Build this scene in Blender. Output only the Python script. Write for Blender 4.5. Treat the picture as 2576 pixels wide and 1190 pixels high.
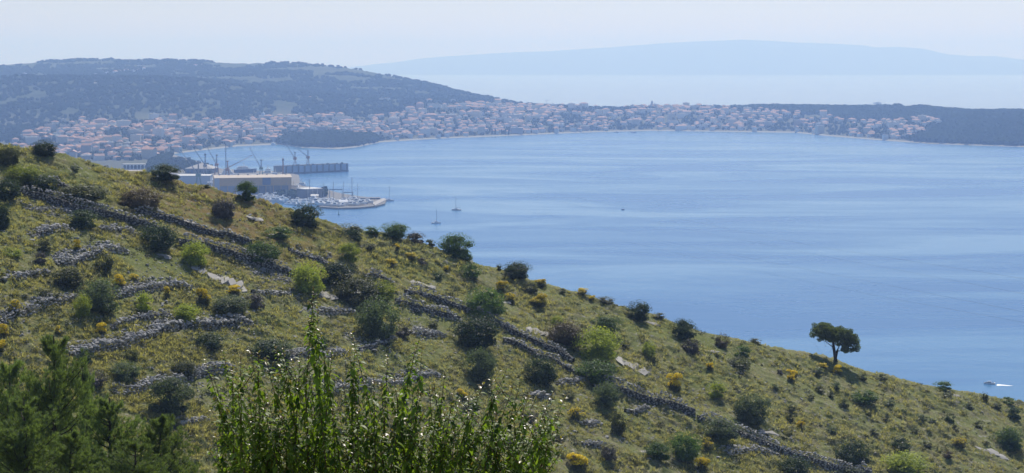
import bpy, math, random
import numpy as np
from mathutils import Vector, Matrix, Euler
for o in list(bpy.data.objects): bpy.data.objects.remove(o)
sc = bpy.context.scene
COL = sc.collection
# ------------------------------------------------------------------ camera, sky, sun, exposure
F = 4807.0                      # focal length in pixels of a 2576 px wide frame
CAMZ, HOR, CX = 169.0, 155.0, 1288.0
cam_d = bpy.data.cameras.new("camera"); cam = bpy.data.objects.new("camera", cam_d); COL.objects.link(cam)
cam.location = (0, 0, CAMZ); cam.rotation_euler = (math.radians(90), 0, 0)
cam_d.sensor_width = 36; cam_d.lens = 36 * F / 2576
cam_d.shift_y = -(595 - HOR) / 2576
cam_d.clip_start = 0.3; cam_d.clip_end = 60000
sc.camera = cam
SUN_EL, SUN_AZ = math.radians(49), math.radians(10)      # azimuth clockwise from +Y
w = bpy.data.worlds.new("World"); sc.world = w; w.use_nodes = True
nt = w.node_tree; bg = nt.nodes["Background"]
sky = nt.nodes.new("ShaderNodeTexSky"); sky.sky_type = 'NISHITA'; sky.sun_disc = False
sky.sun_elevation = SUN_EL; sky.sun_rotation = SUN_AZ
sky.altitude = 0; sky.air_density = 1.0; sky.dust_density = 0.2; sky.ozone_density = 3.2
tint = nt.nodes.new('ShaderNodeVectorMath'); tint.operation = 'MULTIPLY'; tint.inputs[1].default_value = (.99, .94, 1.06)
nt.links.new(sky.outputs[0], tint.inputs[0]); nt.links.new(tint.outputs[0], bg.inputs[0]); bg.inputs[1].default_value = 0.095
sun_d = bpy.data.lights.new("sun", 'SUN'); sun_d.energy = 5.0; sun_d.angle = math.radians(0.53); sun_d.color = (1, .96, .91)
sun = bpy.data.objects.new("sun", sun_d); COL.objects.link(sun)
sd = Vector((math.sin(SUN_AZ) * math.cos(SUN_EL), math.cos(SUN_AZ) * math.cos(SUN_EL), math.sin(SUN_EL)))
sun.rotation_euler = (-sd).to_track_quat('-Z', 'Y').to_euler(); sun.location = (0, 0, 400)
sc.view_settings.view_transform = 'Standard'; sc.view_settings.look = 'None'
sc.view_settings.exposure = 0.0; sc.view_settings.gamma = 1
sc.view_settings.use_curve_mapping = False
sc.render.engine = 'CYCLES'
cy = sc.cycles
cy.max_bounces = 8; cy.diffuse_bounces = 2; cy.glossy_bounces = 2; cy.transmission_bounces = 3; cy.transparent_max_bounces = 4
cy.volume_bounces = 1; cy.use_denoising = True; cy.caustics_reflective = False; cy.caustics_refractive = False
HAZE_DENS, HAZE_COL, HAZE_G = 1.32e-4, (.39, .58, 1.0), 0.24

# ------------------------------------------------------------------ helpers
R = np.random.RandomState(7)
rnd = random.Random(5)
_T = [np.random.RandomState(100 + i).rand(256, 256) for i in range(12)]
def vn(x, y, s=0):
    x = np.asarray(x, float); y = np.asarray(y, float)
    xi = np.floor(x).astype(int); yi = np.floor(y).astype(int)
    fx = x - xi; fy = y - yi
    fx = fx * fx * (3 - 2 * fx); fy = fy * fy * (3 - 2 * fy)
    T = _T[s % 12]; a = T[xi & 255, yi & 255]; b = T[(xi + 1) & 255, yi & 255]
    c = T[xi & 255, (yi + 1) & 255]; d = T[(xi + 1) & 255, (yi + 1) & 255]
    return (a * (1 - fx) + b * fx) * (1 - fy) + (c * (1 - fx) + d * fx) * fy
def fbm(x, y, s=0, o=4):
    r = 0; k = 1.; t = 0
    for i in range(o):
        r = r + k * vn(x * 2 ** i + 17.3 * i, y * 2 ** i + 5.1 * i, s + i); t += k; k *= .5
    return r / t
def pos(px, py, d):             # a pixel of the 2576 px frame at a distance -> point in the place
    return Vector(((px - CX) / F * d, d, CAMZ - (py - HOR) / F * d))
def sea(px, py, z=0.0):
    return pos(px, py, (CAMZ - z) * F / (py - HOR))
def mesh(name, verts, faces, mat=None, smooth=False):
    me = bpy.data.meshes.new(name)
    v = np.asarray(verts, np.float32).reshape(-1, 3)
    if isinstance(faces, np.ndarray):
        k = faces.shape[1]; me.vertices.add(len(v)); me.vertices.foreach_set("co", v.ravel())
        me.loops.add(faces.size); me.loops.foreach_set("vertex_index", faces.astype(np.int32).ravel())
        me.polygons.add(len(faces)); me.polygons.foreach_set("loop_start", np.arange(0, faces.size, k, dtype=np.int32))
        me.update(calc_edges=True); me.validate()
    else:
        me.from_pydata(v.tolist(), [], faces); me.update()
    if smooth: me.polygons.foreach_set("use_smooth", [True] * len(me.polygons))
    if mat:
        for m in (mat if isinstance(mat, (list, tuple)) else [mat]): me.materials.append(m)
    return me
def ob(name, me, parent=None, loc=None, rz=0, sca=None, mat=None):
    o = bpy.data.objects.new(name, me); COL.objects.link(o)
    if loc is not None: o.location = loc
    if rz: o.rotation_euler = (0, 0, rz)
    if sca is not None: o.scale = sca
    if parent: o.parent = parent
    if mat:
        o.material_slots[0].link = 'OBJECT'; o.material_slots[0].material = mat
    return o
def tag(o, label=None, cat=None, group=None, kind=None):
    if label: o["label"] = label
    if cat: o["category"] = cat
    if group: o["group"] = group
    if kind: o["kind"] = kind
    return o
def empty(name, loc, rz=0, **k):
    return tag(ob(name, None, None, loc, rz), **k)
def copy_tree(o, parent=None):
    c = o.copy(); COL.objects.link(c)
    if parent: c.parent = parent
    for ch in o.children: copy_tree(ch, c)
    return c
class MB:                       # collects simple shapes into one mesh
    def __init__(s): s.v = []; s.f = []
    def add(s, v, f):
        b = len(s.v); s.v += [tuple(p) for p in v]; s.f += [tuple(b + i for i in q) for q in f]; return s
    def box(s, x0, x1, y0, y1, z0, z1):
        return s.add([(x0, y0, z0), (x1, y0, z0), (x1, y1, z0), (x0, y1, z0), (x0, y0, z1), (x1, y0, z1), (x1, y1, z1), (x0, y1, z1)],
                     [(0, 3, 2, 1), (4, 5, 6, 7), (0, 1, 5, 4), (1, 2, 6, 5), (2, 3, 7, 6), (3, 0, 4, 7)])
    def tube(s, pts, rad, n=6, cap=True):
        pts = [Vector(p) for p in pts]
        if not hasattr(rad, '__len__'): rad = [rad] * len(pts)
        b = len(s.v)
        for i, p in enumerate(pts):
            d = (pts[min(i + 1, len(pts) - 1)] - pts[max(i - 1, 0)]).normalized()
            u = d.cross(Vector((0, 0, 1)) if abs(d.z) < .9 else Vector((1, 0, 0))).normalized(); q = d.cross(u)
            for k in range(n):
                a = 2 * math.pi * k / n
                s.v.append(tuple(p + (u * math.cos(a) + q * math.sin(a)) * rad[i]))
        for i in range(len(pts) - 1):
            for k in range(n):
                s.f.append((b + i * n + k, b + i * n + (k + 1) % n, b + (i + 1) * n + (k + 1) % n, b + (i + 1) * n + k))
        if cap:
            s.f.append(tuple(b + k for k in range(n - 1, -1, -1))); s.f.append(tuple(b + (len(pts) - 1) * n + k for k in range(n)))
        return s
    def hip(s, x0, x1, y0, y1, z0, h, hip=.5):   # hip=0 is a plain gable along x
        k = min((y1 - y0) / 2, (x1 - x0) / 2 * .98) * (1 if hip else 0); ym = (y0 + y1) / 2
        return s.add([(x0, y0, z0), (x1, y0, z0), (x1, y1, z0), (x0, y1, z0), (x0 + k, ym, z0 + h), (x1 - k, ym, z0 + h)],
                     [(0, 1, 5, 4), (2, 3, 4, 5), (1, 2, 5), (3, 0, 4), (3, 2, 1, 0)])
    def me(s, name, mat, smooth=False): return mesh(name, s.v, s.f, mat, smooth)

# ------------------------------------------------------------------ materials
def newmat(name):
    m = bpy.data.materials.new(name); m.use_nodes = True
    return m, m.node_tree, m.node_tree.nodes["Principled BSDF"]
def simple(name, col, rough=.7, metal=0, var=.12, scale=3., bump=0, spec=.4):
    m, t, p = newmat(name)
    p.inputs["Roughness"].default_value = rough; p.inputs["Metallic"].default_value = metal
    p.inputs["Specular IOR Level"].default_value = spec
    tc = t.nodes.new("ShaderNodeTexCoord"); n = t.nodes.new("ShaderNodeTexNoise"); n.inputs["Scale"].default_value = scale
    n.inputs["Detail"].default_value = 5
    t.links.new(tc.outputs["Object"], n.inputs["Vector"])
    oi = t.nodes.new("ShaderNodeObjectInfo")
    ad = t.nodes.new("ShaderNodeMath"); ad.operation = 'MULTIPLY_ADD'; ad.inputs[1].default_value = .5
    t.links.new(oi.outputs["Random"], ad.inputs[0]); t.links.new(n.outputs[0], ad.inputs[2])
    r = t.nodes.new("ShaderNodeMapRange"); r.inputs[1].default_value = .3; r.inputs[2].default_value = 1.2
    r.inputs[3].default_value = 1 - var; r.inputs[4].default_value = 1 + var
    t.links.new(ad.outputs[0], r.inputs[0])
    mx = t.nodes.new("ShaderNodeVectorMath"); mx.operation = 'SCALE'; mx.inputs[0].default_value = col
    t.links.new(r.outputs[0], mx.inputs["Scale"]); t.links.new(mx.outputs[0], p.inputs["Base Color"])
    if bump:
        b = t.nodes.new("ShaderNodeBump"); b.inputs["Strength"].default_value = bump
        t.links.new(n.outputs[0], b.inputs["Height"]); t.links.new(b.outputs[0], p.inputs["Normal"])
    return m
def leafmat(name, c0, c1, rough=.55, trans=.3, spec=.3, tcol=None):
    m, t, p = newmat(name)
    g = t.nodes.new("ShaderNodeNewGeometry"); oi = t.nodes.new("ShaderNodeObjectInfo")
    mx = t.nodes.new("ShaderNodeMix"); mx.data_type = 'RGBA'
    mx.inputs["A"].default_value = (*c0, 1); mx.inputs["B"].default_value = (*c1, 1)
    t.links.new(g.outputs["Random Per Island"], mx.inputs["Factor"])
    r = t.nodes.new("ShaderNodeMapRange"); r.inputs[3].default_value = .75; r.inputs[4].default_value = 1.25
    t.links.new(oi.outputs["Random"], r.inputs[0])
    s = t.nodes.new("ShaderNodeVectorMath"); s.operation = 'SCALE'
    t.links.new(mx.outputs["Result"], s.inputs[0]); t.links.new(r.outputs[0], s.inputs["Scale"])
    t.links.new(s.outputs[0], p.inputs["Base Color"]); p.inputs["Roughness"].default_value = rough
    p.inputs["Specular IOR Level"].default_value = spec
    tr = t.nodes.new("ShaderNodeBsdfTranslucent")
    s2 = t.nodes.new("ShaderNodeVectorMath"); s2.operation = 'MULTIPLY'; s2.inputs[1].default_value = tcol or (1.5, 1.7, .7)
    t.links.new(s.outputs[0], s2.inputs[0]); t.links.new(s2.outputs[0], tr.inputs[0])
    ms = t.nodes.new("ShaderNodeMixShader"); ms.inputs[0].default_value = trans
    t.links.new(p.outputs[0], ms.inputs[1]); t.links.new(tr.outputs[0], ms.inputs[2])
    t.links.new(ms.outputs[0], t.nodes["Material Output"].inputs[0])
    return m
def ramp(t, src, stops):
    r = t.nodes.new("ShaderNodeValToRGB"); e = r.color_ramp.elements
    while len(e) > 1: e.remove(e[-1])
    e[0].position = stops[0][0]; e[0].color = (*stops[0][1], 1)
    for q, c in stops[1:]:
        k = e.new(q); k.color = (*c, 1)
    t.links.new(src, r.inputs[0]); return r.outputs[0]
def noise(t, vec, scale, detail=4, rough=.55, dist=0):
    n = t.nodes.new("ShaderNodeTexNoise"); n.inputs["Scale"].default_value = scale; n.inputs["Detail"].default_value = detail
    n.inputs["Roughness"].default_value = rough; n.inputs["Distortion"].default_value = dist
    t.links.new(vec, n.inputs["Vector"]); return n.outputs[0]
def mixc(t, f, a, b):
    m = t.nodes.new("ShaderNodeMix"); m.data_type = 'RGBA'
    for s, v in ((0, f), (6, a), (7, b)):
        if isinstance(v, (float, int)): m.inputs[s].default_value = v
        elif isinstance(v, tuple): m.inputs[s].default_value = (*v, 1)
        else: t.links.new(v, m.inputs[s])
    return m.outputs[2]
def maprange(t, v, a, b, c=0., d=1.):
    r = t.nodes.new("ShaderNodeMapRange")
    for i, q in enumerate((a, b, c, d)): r.inputs[i + 1].default_value = q
    t.links.new(v, r.inputs[0]); return r.outputs[0]

def hill_material():
    m, t, p = newmat("dry_grassland"); p.inputs["Roughness"].default_value = .95; p.inputs["Specular IOR Level"].default_value = .1
    tc = t.nodes.new("ShaderNodeTexCoord").outputs["Object"]
    big = noise(t, tc, .06, 4); mid = noise(t, tc, .5, 5, .6); fine = noise(t, tc, 3.2, 5, .7)
    c1 = ramp(t, fine, [(.3, (.07, .085, .026)), (.5, (.16, .175, .055)), (.72, (.26, .265, .10))])
    c2 = ramp(t, fine, [(.3, (.085, .08, .04)), (.5, (.18, .165, .08)), (.72, (.28, .26, .14))])
    c3 = ramp(t, fine, [(.3, (.06, .075, .022)), (.52, (.14, .16, .04)), (.72, (.24, .25, .075))])
    a = mixc(t, maprange(t, mid, .42, .62), c1, c2)
    b = mixc(t, maprange(t, big, .5, .66), a, c3)
    # rusty dry grass on the shoulder near the ridge
    vm = t.nodes.new("ShaderNodeVectorMath"); vm.operation = 'DISTANCE'; vm.inputs[1].default_value = RUST
    t.links.new(tc, vm.inputs[0])
    rm = t.nodes.new("ShaderNodeMath"); rm.operation = 'MULTIPLY'
    t.links.new(maprange(t, vm.outputs["Value"], 22., 7.), rm.inputs[0]); t.links.new(maprange(t, mid, .35, .55, 0, .6), rm.inputs[1])
    b = mixc(t, rm.outputs[0], b, (.21, .12, .035))
    soil = mixc(t, maprange(t, noise(t, tc, 1.1, 6, .65), .585, .64, 0, .8), b, (.30, .28, .24))
    t.links.new(soil, p.inputs["Base Color"])
    bp = t.nodes.new("ShaderNodeBump"); bp.inputs["Strength"].default_value = .5; bp.inputs["Distance"].default_value = .25
    t.links.new(fine, bp.inputs["Height"]); t.links.new(bp.outputs[0], p.inputs["Normal"])
    return m
def far_material():
    m, t, p = newmat("far_land"); p.inputs["Roughness"].default_value = .95; p.inputs["Specular IOR Level"].default_value = .1
    tc = t.nodes.new("ShaderNodeTexCoord").outputs["Object"]
    sx = t.nodes.new("ShaderNodeSeparateXYZ"); t.links.new(tc, sx.inputs[0])
    n1 = noise(t, tc, .0035, 5, .6); n2 = noise(t, tc, .03, 5, .7)
    wood = ramp(t, n2, [(.35, (.018, .028, .014)), (.65, (.055, .07, .03))])
    dry = ramp(t, n2, [(.35, (.07, .085, .04)), (.65, (.17, .17, .10))])
    c = mixc(t, maprange(t, n1, .54, .68, 0, .3), wood, dry)
    hi = t.nodes.new("ShaderNodeMath"); hi.operation = 'MULTIPLY'
    t.links.new(maprange(t, sx.outputs[2], 95., 150.), hi.inputs[0]); t.links.new(maprange(t, sx.outputs[1], 5300., 5800.), hi.inputs[1])
    c = mixc(t, hi.outputs[0], c, mixc(t, maprange(t, n1, .35, .65, .05, .35), wood, dry))
    for q, r0, col in ((QUARRY, 55., (.42, .40, .34)),):
        vm = t.nodes.new("ShaderNodeVectorMath"); vm.operation = 'DISTANCE'; vm.inputs[1].default_value = q; t.links.new(tc, vm.inputs[0])
        k = t.nodes.new("ShaderNodeMath"); k.operation = 'MULTIPLY'
        t.links.new(maprange(t, vm.outputs["Value"], r0, r0 * .5), k.inputs[0]); t.links.new(maprange(t, n2, .45, .55, 0, .9), k.inputs[1])
        c = mixc(t, k.outputs[0], c, col)
    town = mixc(t, maprange(t, sx.outputs[2], 40., 60., .45, 0.), c, (.16, .15, .11))
    c = mixc(t, maprange(t, sx.outputs[2], 2.5, 1.9, 0, .8), town, (.36, .34, .29))
    t.links.new(c, p.inputs["Base Color"]); return m
def sea_material():
    m, t, p = newmat("sea_water")
    tc = t.nodes.new("ShaderNodeTexCoord").outputs["Object"]
    mp = t.nodes.new("ShaderNodeMapping"); mp.inputs["Rotation"].default_value = (0, 0, math.radians(14)); mp.inputs["Scale"].default_value = (1, 2.6, 1)
    t.links.new(tc, mp.inputs[0])
    str_ = noise(t, mp.outputs[0], .0021, 6, .6, .8)
    f1 = maprange(t, str_, .43, .57)  # mask for the bay's wind-streak sheen, painted as paler base colour
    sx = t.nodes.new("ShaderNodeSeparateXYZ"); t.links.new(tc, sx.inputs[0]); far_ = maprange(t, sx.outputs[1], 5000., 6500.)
    t.links.new(mixc(t, far_, mixc(t, f1, (.012, .11, .275), (.05, .165, .31)), (.18, .20, .22)), p.inputs["Base Color"])  # far channel paler: silvery sky reflection put into the base colour
    def mixv(a, b):
        m_ = t.nodes.new("ShaderNodeMix"); t.links.new(far_, m_.inputs[0]); t.links.new(a, m_.inputs[2]); m_.inputs[3].default_value = b; return m_.outputs[0]
    t.links.new(mixv(maprange(t, str_, .38, .62, .30, .17), .20), p.inputs["Roughness"])
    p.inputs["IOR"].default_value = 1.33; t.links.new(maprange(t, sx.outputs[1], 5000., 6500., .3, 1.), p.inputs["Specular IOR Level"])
    h = noise(t, tc, .35, 4, .6); h2 = noise(t, tc, .05, 3, .5)
    ad = t.nodes.new("ShaderNodeMath"); ad.operation = 'MULTIPLY_ADD'; ad.inputs[1].default_value = 3.
    t.links.new(h2, ad.inputs[0]); t.links.new(h, ad.inputs[2])
    bp = t.nodes.new("ShaderNodeBump"); bp.inputs["Distance"].default_value = .5
    t.links.new(mixv(maprange(t, str_, .38, .62, .30, .12), .004), bp.inputs["Strength"])
    t.links.new(ad.outputs[0], bp.inputs["Height"]); t.links.new(bp.outputs[0], p.inputs["Normal"])
    return m

# ------------------------------------------------------------------ the near hillside as a height function
SKY = np.array([(-400, 300), (-60, 352), (0, 360), (60, 372), (110, 390), (200, 402), (300, 427), (380, 442), (450, 462), (540, 482), (600, 500), (640, 510),
                (730, 533), (760, 550), (820, 565), (880, 582), (950, 590), (1040, 614), (1100, 628), (1200, 660), (1250, 674), (1330, 700), (1400, 718), (1480, 738),
                (1560, 766), (1640, 790), (1700, 812), (1800, 838), (1900, 860), (2000, 886), (2100, 908), (2200, 938), (2300, 960), (2400, 982),
                (2480, 1000), (2576, 1020), (2700, 1050), (3000, 1125)], float)
PA, PB, PC = .0029356, -7.998e-7, 2.1335e-6
def inv_d(px, py): return PA + PB * px + PC * py
def sky_y(px): return np.interp(px, SKY[:, 0], SKY[:, 1])
def H(X, Y):
    X = np.asarray(X, float); Y = np.asarray(Y, float)
    Ys = np.maximum(Y, 5.); px = np.clip(CX + X / Ys * F, -900, 3500)
    Yr = 1 / inv_d(px, sky_y(px)); Yc = np.minimum(Y, Yr)
    zp = CAMZ - ((1 / np.maximum(Yc, 40.) - PA - PB * px) / PC - HOR) * np.maximum(Yc, 40.) / F
    t = np.maximum(Y - Yr, 0)
    zp = zp - np.where(t < 14, t * .06 + t * t * .017, 14 * .06 + 14 * 14 * .017 + (t - 14) * .54)
    zp = zp + (fbm(X / 13., Y / 13., 1, 3) - .5) * 1.3
    n = np.abs(vn(X / 1.5 + 3, Y / 2.0, 3) - .5) * 2; n2 = np.abs(vn(X / .55 + 3, Y / .7, 5) - .5) * 2
    patch = np.clip((fbm(X / 8, Y / 8, 6, 2) - .25) * 2.2, .25, 1)
    zp = zp + patch * (.72 * (1 - n) ** 1.6 + .20 * (1 - n2)) - .25
    zn = np.interp(Y, [-40, 0, 15, 90, 150, 200], [168.5, 167.3, 163.2, 146.2, 108, 70]) - np.maximum(Y - 200, 0) * .8 + (fbm(X / 6, Y / 6, 2, 3) - .5) * .5
    return np.maximum(zp, zn)
def g(px, py):                  # pixel -> point on the hillside
    d = 1 / inv_d(px, py); X = (px - CX) / F * d
    return Vector((X, d, float(H(X, d))))
def mpp(px, py): return 1 / inv_d(px, py) / F      # metres per pixel there
RUST = tuple(g(600, 560)); QUARRY = tuple(pos(268, 217, 4900))

M = dict(
    hill=hill_material(), far=far_material(), sea=sea_material(),
    stone=simple("limestone", (.36, .35, .325), .9, var=.35, scale=2.2, bump=.5, spec=.2),
    slab=simple("pale_limestone", (.36, .34, .30), .85, var=.25, scale=1.2, bump=.5, spec=.2),
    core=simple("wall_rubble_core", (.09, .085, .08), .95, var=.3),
    bark=simple("bark", (.055, .042, .032), .9, var=.3, scale=6, bump=.4),
    white=simple("white_paint", (.88, .88, .86), .18, var=.05), offw=simple("offwhite_paint", (.62, .60, .55), .5, var=.1),
    navy=simple("navy_hull", (.03, .06, .16), .3, var=.1), dark=simple("dark_glass", (.02, .025, .035), .15, var=.1),
    steel=simple("grey_steel", (.22, .23, .25), .5, var=.2), lsteel=simple("pale_blue_steel", (.33, .40, .48), .5, var=.12),
    rib=simple("dark_steel_rib", (.07, .08, .10), .6), rust=simple("rusty_orange_steel", (.30, .13, .06), .6, var=.2),
    green=simple("green_crane_steel", (.10, .19, .15), .6), yellow=simple("ochre_cladding", (.50, .33, .11), .6, var=.1, scale=.2),
    yroof=simple("beige_sheet_roof", (.38, .30, .20), .6, var=.1, scale=.2), blued=simple("blue_door", (.07, .11, .22), .5),
    concrete=simple("concrete", (.38, .36, .33), .85, var=.2, scale=.5), dconc=simple("dark_concrete", (.17, .17, .18), .85, var=.2, scale=.5),
    bluel=simple("blue_lift_steel", (.06, .14, .26), .5), quay=simple("quay_ground", (.15, .14, .12), .9, var=.3, scale=.06),
    wcream=simple("cream_render", (.58, .53, .45), .8, var=.2), wwhite=simple("white_render", (.66, .65, .62), .8, var=.15),
    wgrey=simple("grey_render", (.34, .34, .34), .8, var=.2), wpink=simple("pink_render", (.50, .37, .31), .8, var=.2),
    rorange=simple("orange_roof_tiles", (.37, .20, .13), .8, var=.3), rpink=simple("faded_roof_tiles", (.40, .24, .18), .8, var=.25),
    rgrey=simple("grey_flat_roof", (.36, .35, .34), .8, var=.2), rwhite=simple("white_flat_roof", (.58, .57, .54), .6, var=.1),
    window=simple("window_dark", (.05, .06, .08), .2),
    l_dark=leafmat("dark_evergreen_leaves", (.016, .032, .012), (.085, .12, .038), trans=.25),
    l_olive=leafmat("olive_green_leaves", (.05, .07, .035), (.18, .21, .10), trans=.3),
    l_mid=leafmat("mid_green_leaves", (.035, .07, .016), (.14, .21, .045), trans=.35),
    l_lime=leafmat("lime_green_leaves", (.14, .19, .025), (.40, .44, .08), trans=.45, tcol=(1.5, 1.5, .7)),
    l_dull=leafmat("dull_green_leaves", (.045, .055, .022), (.15, .15, .055), trans=.25),
    l_grey=leafmat("grey_twiggy_leaves", (.075, .065, .058), (.15, .13, .115), trans=.1),
    l_brown=leafmat("brown_dry_leaves", (.085, .06, .035), (.17, .125, .06), trans=.2),
    l_purple=leafmat("purple_brown_leaves", (.06, .024, .022), (.12, .05, .04), trans=.25, tcol=(1.5, 1, .8)),
    bloom=leafmat("yellow_blossom", (.80, .60, .01), (.90, .76, .02), trans=.3, tcol=(1.15, 1.05, .5)),
    l_pine=leafmat("pine_needles", (.055, .075, .028), (.24, .27, .10), trans=.4),
    l_young=leafmat("young_pine_needles", (.07, .10, .038), (.20, .24, .085), trans=.4),
    l_near=leafmat("glossy_young_leaves", (.045, .095, .012), (.24, .31, .04), rough=.5, trans=.42, spec=.28),
    l_tip=leafmat("reddish_young_tips", (.16, .10, .03), (.26, .22, .05), rough=.35, trans=.35, spec=.5),
    twig=simple("brown_twig", (.09, .05, .035), .7, var=.2, scale=20),
    tuft=leafmat("grass_blades", (.18, .18, .058), (.50, .44, .19), trans=.45, tcol=(1.25, 1.3, .75)),
    scrub=leafmat("low_scrub_leaves", (.04, .05, .022), (.12, .125, .045), trans=.2),
    canopy=leafmat("distant_pine_canopy", (.013, .023, .011), (.026, .038, .017), spec=0, rough=1, trans=.0),
    gardens=leafmat("garden_trees_canopy", (.014, .024, .012), (.04, .052, .025), spec=0, rough=1, trans=.0),
    island=simple("distant_island", (.05, .06, .045), .95, var=.2, scale=.0006), foam=simple("white_foam", (.8, .82, .84), .6),
    cable=simple("dark_cable", (.05, .05, .05), .6), buoy=simple("green_buoy", (.03, .14, .09), .5))

# ------------------------------------------------------------------ structure: hillside, near slope, water, far land, island, haze
def grid_faces(nr, nc):
    i = np.arange(nr - 1)[:, None] * nc + np.arange(nc - 1)[None]
    return np.stack([i, i + 1, i + nc + 1, i + nc], -1).reshape(-1, 4)
cols = np.linspace(-330, 2906, 760); ys = sky_y(cols)
rows = []
for Y in np.linspace(120, 172, 14): rows.append(np.full_like(cols, Y))
t = np.linspace(0, 1, 330)
base_row = 1 / inv_d(cols, 1270.); 
for k in t: rows.append(1 / inv_d(cols, 1270 + (ys - 1270) * k))
rows[:14] = [base_row * (1 - (14 - i) / 14 * .38) for i in range(14)]
rr = 1 / inv_d(cols, ys)
for k in (1.5, 3, 4.5, 6, 8, 10, 13, 17, 22, 30, 42, 60, 90, 130, 180, 240, 300, 360): rows.append(rr + k)
Yg = np.array(rows); Xg = (cols[None] - CX) / F * Yg
Zg = H(Xg, Yg)
tag(ob("hillside", mesh("hillside", np.stack([Xg, Yg, Zg], -1), grid_faces(*Yg.shape), M['hill'], True)), kind="structure")
xa = np.linspace(-70, 70, 120); ya = np.linspace(-40, 185, 180)
Xn, Yn = np.meshgrid(xa, ya)
Zn = np.interp(Yn, [-40, 0, 15, 90, 150, 200], [168.5, 167.3, 163.2, 146.2, 108, 70]) + (fbm(Xn / 6, Yn / 6, 2, 3) - .5) * .5 + vn(Xn * 1.3, Yn * 1.3, 4) * .12
tag(ob("ground", mesh("ground", np.stack([Xn, Yn, Zn - .06], -1), grid_faces(*Yn.shape), M['hill'], True)), kind="structure")
xs = np.linspace(-9720, 9720, 60); ysr = np.r_[np.linspace(120, 3000, 30), np.linspace(3200, 30900, 60)]
Xs, Yw = np.meshgrid(xs, ysr)
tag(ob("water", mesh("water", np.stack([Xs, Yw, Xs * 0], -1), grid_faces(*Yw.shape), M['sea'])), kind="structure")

# far land: columns of (distance, height) knots
def zof(y, d): return CAMZ - (y - HOR) * d / F
def shore_d(y): return CAMZ * F / (y - HOR)
_c = [  # px, shore distance, (town top y, d), (near hill y, d), (saddle z, d), (ridge y, d)
    (-400, 2500, (312, 4100), (208, 5000), (104, 5600), (175, 6900)),
    (0, 2500, (318, 4100), (198, 5000), (106, 5600), (168, 6800)),
    (120, 2500, (312, 4150), (199, 5000), (108, 5600), (157, 6800)),
    (280, 2500, (304, 4200), (196, 5000), (110, 5600), (148, 6800)),
    (400, 2500, (303, 4250), (199, 5000), (110, 5600), (151, 6750)),
    (440, shore_d(387), (303, 4300), (200, 5030), (108, 5650), (152, 6700)),
    (520, shore_d(377), (303, 4400), (205, 5050), (106, 5650), (155, 6650)),
    (600, shore_d(368), (302, 4450), (214, 5070), (102, 5600), (158, 6600)),
    (700, shore_d(364), (294, 4550), (229, 5100), (92, 5550), (158, 6500)),
    (760, shore_d(372), (292, 4600), (236, 5100), (87, 5500), (160, 6450)),
    (850, shore_d(375), (290, 4650), (243, 5150), (80, 5500), (169, 6400)),
    (900, shore_d(370), (289, 4650), (246, 5150), (78, 5500), (175, 6350)),
    (960, shore_d(358), (287, 4700), (248, 5200), (74, 5500), (184, 6300)),
    (1080, shore_d(350), (275, 4750), (252, 5200), (66, 5450), (209, 6100)),
    (1200, shore_d(345), (276, 4800), (260, 5200), (60, 5350), (242, 5800)),
    (1320, shore_d(340), (285, 4850), (272, 5200), (50, 5300), (265, 5500)),
    (1480, shore_d(333), (292, 4900), (276, 5180), (43, 5250), (272, 5350)),
    (1640, shore_d(329), (292, 4950), (274, 5200), (46, 5250), (271, 5350)),
    (1860, shore_d(332), (290, 4900), (271, 5150), (50, 5200), (269, 5300)),
    (2000, shore_d(334), (290, 4850), (271, 5100), (49, 5150), (269, 5250)),
    (2080, shore_d(342), (292, 4750), (275, 5050), (48, 5100), (272, 5200)),
    (2200, shore_d(352), (300, 4600), (280, 4950), (46, 5050), (276, 5150)),
    (2340, shore_d(362), (305, 4450), (286, 4800), (43, 4900), (283, 5000)),
    (2450, shore_d(366), (305, 4300), (287, 4650), (40, 4800), (286, 4900)),
    (2576, shore_d(370), (305, 4200), (287, 4600), (40, 4750), (285, 4850)),
    (3000, shore_d(380), (310, 4100), (290, 4550), (40, 4700), (288, 4800))]
cp = [c[0] for c in _c]
KD = []; KZ = []
for px, s, (ty, td), (by, bd), (sz, s_d), (ry, rd) in _c:
    zt = zof(ty, td); 
    if px <= 400: k = [(s - 60, 1), (s, 2.2), (3350, 7), (td, zt), (bd, zof(by, bd)), (s_d, sz), (rd, zof(ry, rd)), (rd + 500, 120), (rd + 1300, -4)]
    else: k = [(s - 14, -4), (s + 12, 2.2), (s + 90, 7), (td, zt), (bd, zof(by, bd)), (s_d, sz), (rd, zof(ry, rd)), (rd + 420, max(zof(ry, rd) * .5, 15)), (rd + 1000, -4)]
    KD.append([a for a, b in k]); KZ.append([b for a, b in k])
KD = np.array(KD); KZ = np.array(KZ)
fc = np.arange(-400, 3001, 8.); fd = np.r_[np.arange(2380, 5600, 14.), np.arange(5600, 8200, 34.)]
FZ = np.zeros((len(fd), len(fc)))
for j, px in enumerate(fc):
    kd = [np.interp(px, cp, KD[:, k]) for k in range(KD.shape[1])]; kz = [np.interp(px, cp, KZ[:, k]) for k in range(KZ.shape[1])]
    FZ[:, j] = np.interp(fd, kd, kz, left=-4)
FD = fd[:, None] + 0 * fc[None]; FX = (fc[None] - CX) / F * FD
land = FZ > 6
FZ = FZ + land * np.clip((FZ - 6) / 25, 0, 1) * ((fbm(FX / 330, FD / 330, 2, 4) - .5) * 22)
FZ = FZ + (FZ > 55) * vn(FX / 26, FD / 26, 8) * 4
tag(ob("far_hills", mesh("far_hills", np.stack([FX, FD, FZ], -1), grid_faces(*FZ.shape), M['far'], True)), kind="structure")
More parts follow.
